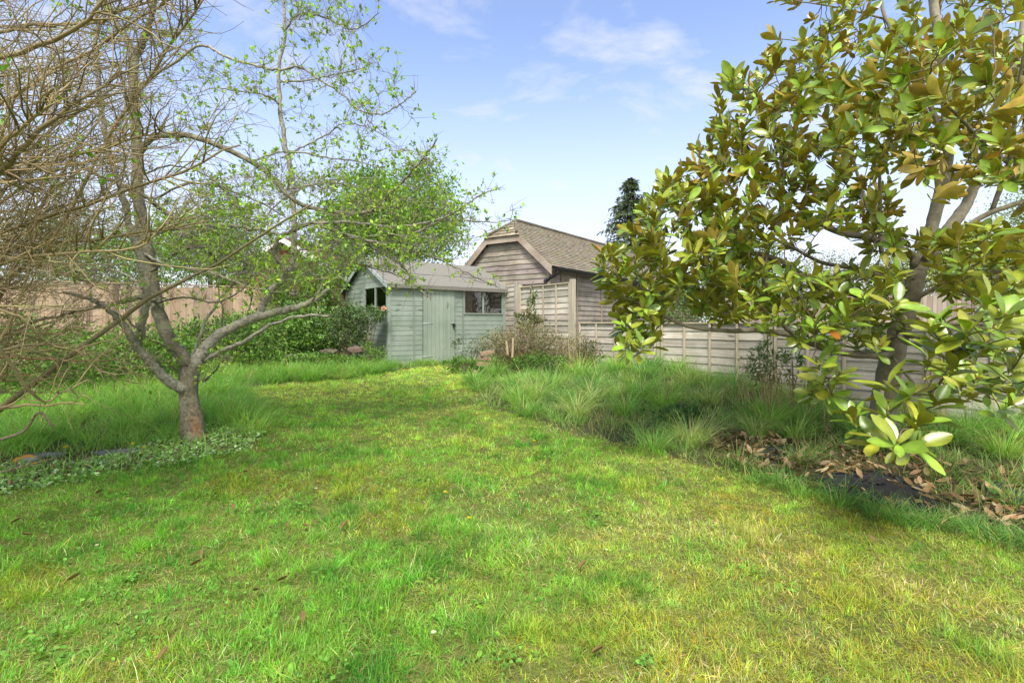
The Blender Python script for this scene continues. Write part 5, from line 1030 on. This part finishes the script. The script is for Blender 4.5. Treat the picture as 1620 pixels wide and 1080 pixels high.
def ground_cover():
    m = MB(); poly = [tuple(ground_at(*p)) for p in [(-120, 740), (120, 735), (215, 715), (255, 690), (300, 680), (380, 672), (420, 690), (395, 715), (310, 732), (160, 758), (0, 785), (-200, 810)]]
    x, y = scat(42000, -7, -1.5, 3, 6, lambda a, b: inpoly(a, b, poly) & (rng.random(len(a)) < .25+1.2*fbm(a, b, 3, 77))); n = len(x); p = np.stack([x, y, gz(x, y)+.008+.04*rng.random(n)**2], -1); cols = np.array([(.25, .38, .15), (.36, .48, .26), (.15, .28, .06), (.2, .36, .07), (.22, .14, .08)])
    m.inst(SMALL_V, None, SMALL_T, p, nrm(rand_dirs(n)+np.array([0, -.3, -.1])), nrm(rand_dirs(n)*.5+np.array([0, -.2, 1.])), rng.uniform(.02, .045, n), 1.25*jit(cols[rng.choice(5, n, p=[.3, .2, .2, .24, .06])], n, .2, .07), wsc=np.full(n, 1.4))
    tag(m.build('ground_cover', M_leaf), 'variegated dead nettle creeping around the apple tree foot', 'ground cover', kind='stuff')
    # broad leaved weeds in the turf
    m = MB(); W_ = [(340, 1010), (345, 990), (255, 985), (240, 1010), (80, 1060), (60, 1030), (545, 985), (555, 965), (230, 810), (215, 800), (270, 825), (330, 925), (610, 935), (760, 1045), (110, 1045), (700, 880), (1400, 1010), (340, 790), (480, 855), (835, 900), (800, 1000), (440, 770), (180, 900), (130, 955), (50, 940), (1250, 930), (600, 870), (20, 1005), (200, 1040), (650, 1030)]
    for (px, py) in W_+[(random.uniform(0, 900), random.uniform(740, 1075)) for _ in range(22)]:
        q = ground_at(px, py); k = rng.integers(5, 11); a = rng.uniform(0, 6.28, k); s = rng.uniform(.022, .05); d = np.stack([np.cos(a), np.sin(a), .25+.3*rng.random(k)], -1); tv, tq = leaf_t(.42, 4, .15, .25); m.inst(tv, tq, None, np.tile([q[0], q[1], gf(q)+.004], (k, 1))+.02*rng.standard_normal((k, 3))*np.array([1, 1, 0]), d, np.tile([0, 0, 1.], (k, 1))+.2*rng.standard_normal((k, 3)), s*rng.uniform(.4, 1.25, k), jit((.2, .38, .06), k, .25, .1))
    for _ in range(34):
        q = ground_at(random.uniform(-50, 1300), random.uniform(700, 1070)) if _ % 2 else ground_at(random.uniform(-50, 700), random.uniform(760, 1070))
        if not is_lawn(np.array([q[0]]), np.array([q[1]]))[0]: continue
        k = rng.integers(25, 90); w_ = rng.uniform(.04, .14); x = q[0]+w_*rng.standard_normal(k); y = q[1]+w_*rng.standard_normal(k)
        m.inst(SMALL_V, None, SMALL_T, np.stack([x, y, gz(x, y)+.02+.02*rng.random(k)], -1), nrm(rand_dirs(k)*np.array([1, 1, .25])), nrm(rand_dirs(k)*.4+np.array([0, 0, 1.])), rng.uniform(.012, .026, k), jit((.15, .33, .05), k, .25, .08), wsc=np.full(k, 1.5))
    tag(m.build('lawn_weeds', M_leaf, None, True), 'broad leaved weeds scattered through the lawn turf', 'weeds', kind='stuff')
ground_cover()
def place(pts, noun):
    out = {}; bands = [(0, 740, 'far part of the lawn'), (740, 830, 'middle of the lawn'), (830, 925, 'near middle of the lawn'), (925, 1100, 'nearest strip of the lawn')]
    words = 'first second third fourth fifth sixth seventh eighth ninth tenth eleventh twelfth'.split()
    for a, b, w in bands:
        for k, p in enumerate(sorted([p for p in pts if a <= p[1] < b])): out[p] = '%s, %s from the left in the %s' % (noun, words[k], w)
    return out
def strays():
    tv, tq = leaf_t(.5, 5, .5, -.35); m = MB(); m.inst(tv, tq, None, [(0, 0, .012)], np.array([[1., .1, .1]]), np.array([[.2, .3, 1.]]), .055, [(.2, .13, .055)]); l0 = m.build('fallen_leaf', M_litter, None, True); tag(l0, 'small curled brown leaf lying on the lawn', 'leaf', 'fallen leaves on the lawn')
    pts = [(150, 790), (385, 755), (760, 718), (535, 800), (425, 785), (438, 930), (455, 840), (400, 945), (916, 910), (320, 885), (540, 845), (430, 842), (105, 930), (250, 1062), (370, 815), (490, 840), (15, 838), (50, 855), (575, 930), (300, 905), (580, 765), (1386, 864), (918, 912), (185, 1000), (480, 1000), (935, 1048)]
    lb = place(pts, 'small curled brown leaf')
    for i, p in enumerate(pts):
        q = ground_at(*p); loc = (q[0], q[1], gf(q)+.025)
        if i == 0: l0.location = loc; l0['label'] = lb[p]
        else: dup(l0, loc, rng.uniform(0, 6.28), rng.uniform(.6, 1.1), lb[p])
    def dandelion(label, group):
        r = thing('dandelion', label, 'flower', (0, 0, 0), 0, group); n = 46; a = rng.uniform(0, 6.28, n); h = .075; m = MB(); d = np.stack([np.cos(a), np.sin(a), rng.uniform(.1, 1.2, n)], -1); tv, tq = leaf_t(.22, 2, .1, .1); m.inst(tv, tq, None, np.tile([0, 0, h], (n, 1)), d, np.tile([0, 0, 1.], (n, 1)), .02, jit((.75, .55, .02), n, .1, .03)); m.build('petals', M_leaf, r)
        m = MB(); m.tubes(np.array([(0, 0, 0), (.004, 0, h*.5), (0, 0, h)]), np.array([.002, .002, .003]), 5, (.2, .3, .08)); m.build('stalk', M_cane, r); return r
    A = dandelion('yellow dandelion flower growing round the apple tree foot', 'dandelions by the apple tree')
    dl = [(287, 690), (290, 695), (103, 730), (360, 645), (368, 650), (210, 722), (228, 727), (55, 752), (382, 672)]; nm = dict(zip(sorted(dl), 'first second third fourth fifth sixth seventh eighth ninth'.split()))
    for i, p in enumerate(dl):
        q = ground_at(*p); loc = (q[0], q[1], gf(q)+.03)
        L_ = 'yellow dandelion near the apple tree foot, %s from the left' % nm[p]
        if i == 0: A.location = loc; A['label'] = L_
        else: dup(A, loc, i, rng.uniform(.8, 1.15), L_)
    A = dandelion('x', 'dandelions in the lawn'); dl = [(704, 792), (845, 705), (742, 833)]; lb = place(dl, 'yellow dandelion flower')
    for i, p in enumerate(dl):
        q = ground_at(*p); loc = (q[0], q[1], gf(q)-.02)
        if i == 0: A.location = loc; A['label'] = lb[p]
        else: dup(A, loc, i, .9, lb[p])
    r = thing('daisy', 'small white daisy in the lawn', 'flower', (0, 0, 0), 0, 'daisies in the lawn'); m = MB(); n = 16; a = np.arange(n)*2*np.pi/n; tv, tq = leaf_t(.3, 2, .05, .05); m.inst(tv, tq, None, np.tile([0, 0, .045], (n, 1)), np.stack([np.cos(a), np.sin(a), .2+0*a], -1), np.tile([0, 0, 1.], (n, 1)), .011, jit((.8, .8, .78), n, .03, .02)); m.build('petals', M_leaf, r)
    m = MB(); m.tubes(np.array([(0, 0, .043), (0, 0, .048)]), np.array([.0035, .003]), 6, (.7, .55, .05)); m.build('centre', M_cane, r)
    dl = [(153, 875), (500, 785), (900, 818), (686, 1020), (1050, 755), (960, 880), (820, 700)]; lb = place(dl, 'small white daisy')
    for i, p in enumerate(dl):
        q = ground_at(*p); loc = (q[0], q[1], gf(q)+.002)
        if i == 0: r.location = loc; r['label'] = lb[p]
        else: dup(r, loc, i, rng.uniform(.8, 1.2), lb[p])
strays()
def rock(name, label, cat, px, py, sz, col, lichen=None, dz=0, Y=None):
    q = ground_at(px, py) if Y is None else at(px, py, Y)[:2]; import bmesh as B_
    bm = B_.new(); B_.ops.create_icosphere(bm, subdivisions=3, radius=1); V = np.array([v.co[:] for v in bm.verts]); T_ = np.array([[v.index for v in f.verts] for f in bm.faces]); bm.free()
    s = int(px) % 40; f = 1+.35*(vnoise(V[:, 0]+V[:, 2]*.7, V[:, 1]-V[:, 2]*.5, 1.7, s)-.5)*2; V = np.sign(V)*np.abs(V)**.8*f[:, None]*np.array(sz); c = np.tile(col, (len(V), 1)).astype(float)
    if lichen is not None: k = vnoise(V[:, 0], V[:, 1], 22, 3) > .55; c[k & (V[:, 2] > 0)] = lichen
    m = MB(); m.add(V, None, T_, c); o = m.build(name, M_stone, None, True); o.location = (q[0], q[1], gf(q)+sz[2]*.4+dz); tag(o, label, cat); return o
rock('garden_rock', 'rounded stone with orange lichen at the left border edge', 'rock', 45, 735, (.10, .07, .05), (.2, .19, .17), (.5, .24, .03))
rock('paving_slab', 'flat dark stone slab half buried among grass left of apple', 'slab', 195, 716, (.22, .10, .02), (.12, .125, .13))
rock('paving_slab', 'second flat dark slab further left beside the border', 'slab', 75, 722, (.16, .08, .02), (.12, .125, .13))
for i, (px, py, Y, sz, lb) in enumerate([(520, 557, 10.0, (.15, .1, .065), 'brown rockery stone under the ivy bank'), (470, 565, 10.1, (.26, .12, .07), 'long grey rockery stone left of the shed'), (563, 553, 10.2, (.13, .1, .065), 'reddish rockery stone nearest the shed side'), (435, 566, 9.9, (.14, .1, .06), 'small grey rockery stone at the left end')]):
    p = at(px, py, Y); o = rock('rockery_stone', lb, 'rock', px, 600, sz, [(.09, .075, .055), (.16, .145, .115), (.12, .085, .065), (.14, .125, .10)][i], None, 0, Y); o.location = (p[0], p[1], p[2])
# timber offcuts and brick by the brush pile
def block(name, label, cat, px, py, Y, sz, rot, col):
    p = at(px, py, Y); m = MB(); a, b, c = [s/2 for s in sz]; m.box((-a, -b, -c), (a, b, c), col); o = m.build(name, M_obj); o.location = p; o.rotation_euler = rot; tag(o, label, cat)
    md = o.modifiers.new('bevel', 'BEVEL'); md.width = .006; md.segments = 2
def blk_col(c): return np.array(c)
block('brick', 'orange brick standing upright at the lawn edge', 'brick', 753, 594, 9.15, (.10, .07, .20), (R(-6), R(4), R(25)), (.36, .23, .13))
block('split_log', 'top sawn log on the small stack beside the twig heap', 'log', 771, 558, 9.1, (.26, .1, .07), (0, R(-9), R(10)), (.30, .21, .13))
block('split_log', 'middle sawn log on the small stack beside the twig heap', 'log', 768, 567, 9.1, (.24, .1, .07), (0, R(3), R(-8)), (.23, .165, .11))
block('split_log', 'bottom sawn log on the small stack beside the twig heap', 'log', 766, 576, 9.08, (.27, .11, .08), (0, R(5), R(14)), (.27, .18, .11))
for lb, px, ln, ti in (('taller pale stake poking out of the twig heap', 811, .34, .03), ('shorter pale stake poking out of the twig heap', 802, .24, -.12)):
    p = at(px, 550, 8.75); m = MB(); m.tubes(np.array([(0, 0, -ln/2), (.004, 0, 0), (0, 0, ln/2)]), np.array([.02, .019, .016]), 8, (.36, .28, .18)); o = m.build('wooden_stake', M_obj, None); o.location = p; o.rotation_euler = (R(-8), ti, 0); tag(o, lb, 'stake')
# fallen bare sticks at left
for lb, pts, r in (('long bare stick lying on the ground cover at far left', [(-60, 765), (0, 757), (50, 745), (90, 735)], .012), ('forked dead stick leaning out of the border at far left', [(-40, 706), (10, 692), (40, 680), (62, 652), (85, 675)], .013)):
    P = []
    for p in pts: q = at(p[0], p[1], 3.9 if r == .013 else 4.3); P.append(q)
    if r == .012: P = [np.array([*ground_at(*p), 0]) for p in pts]; P = [np.array([q[0], q[1], gf(q)+.05]) for q in P]
    P = np.array(P); c0 = P[0].copy(); m = MB(); m.tubes(catmull(P-c0, 18), np.linspace(r, r*.6, 18), 7, (.28, .2, .13)); o = m.build('fallen_stick', M_bark, None, True); o.location = c0; tag(o, lb, 'stick')
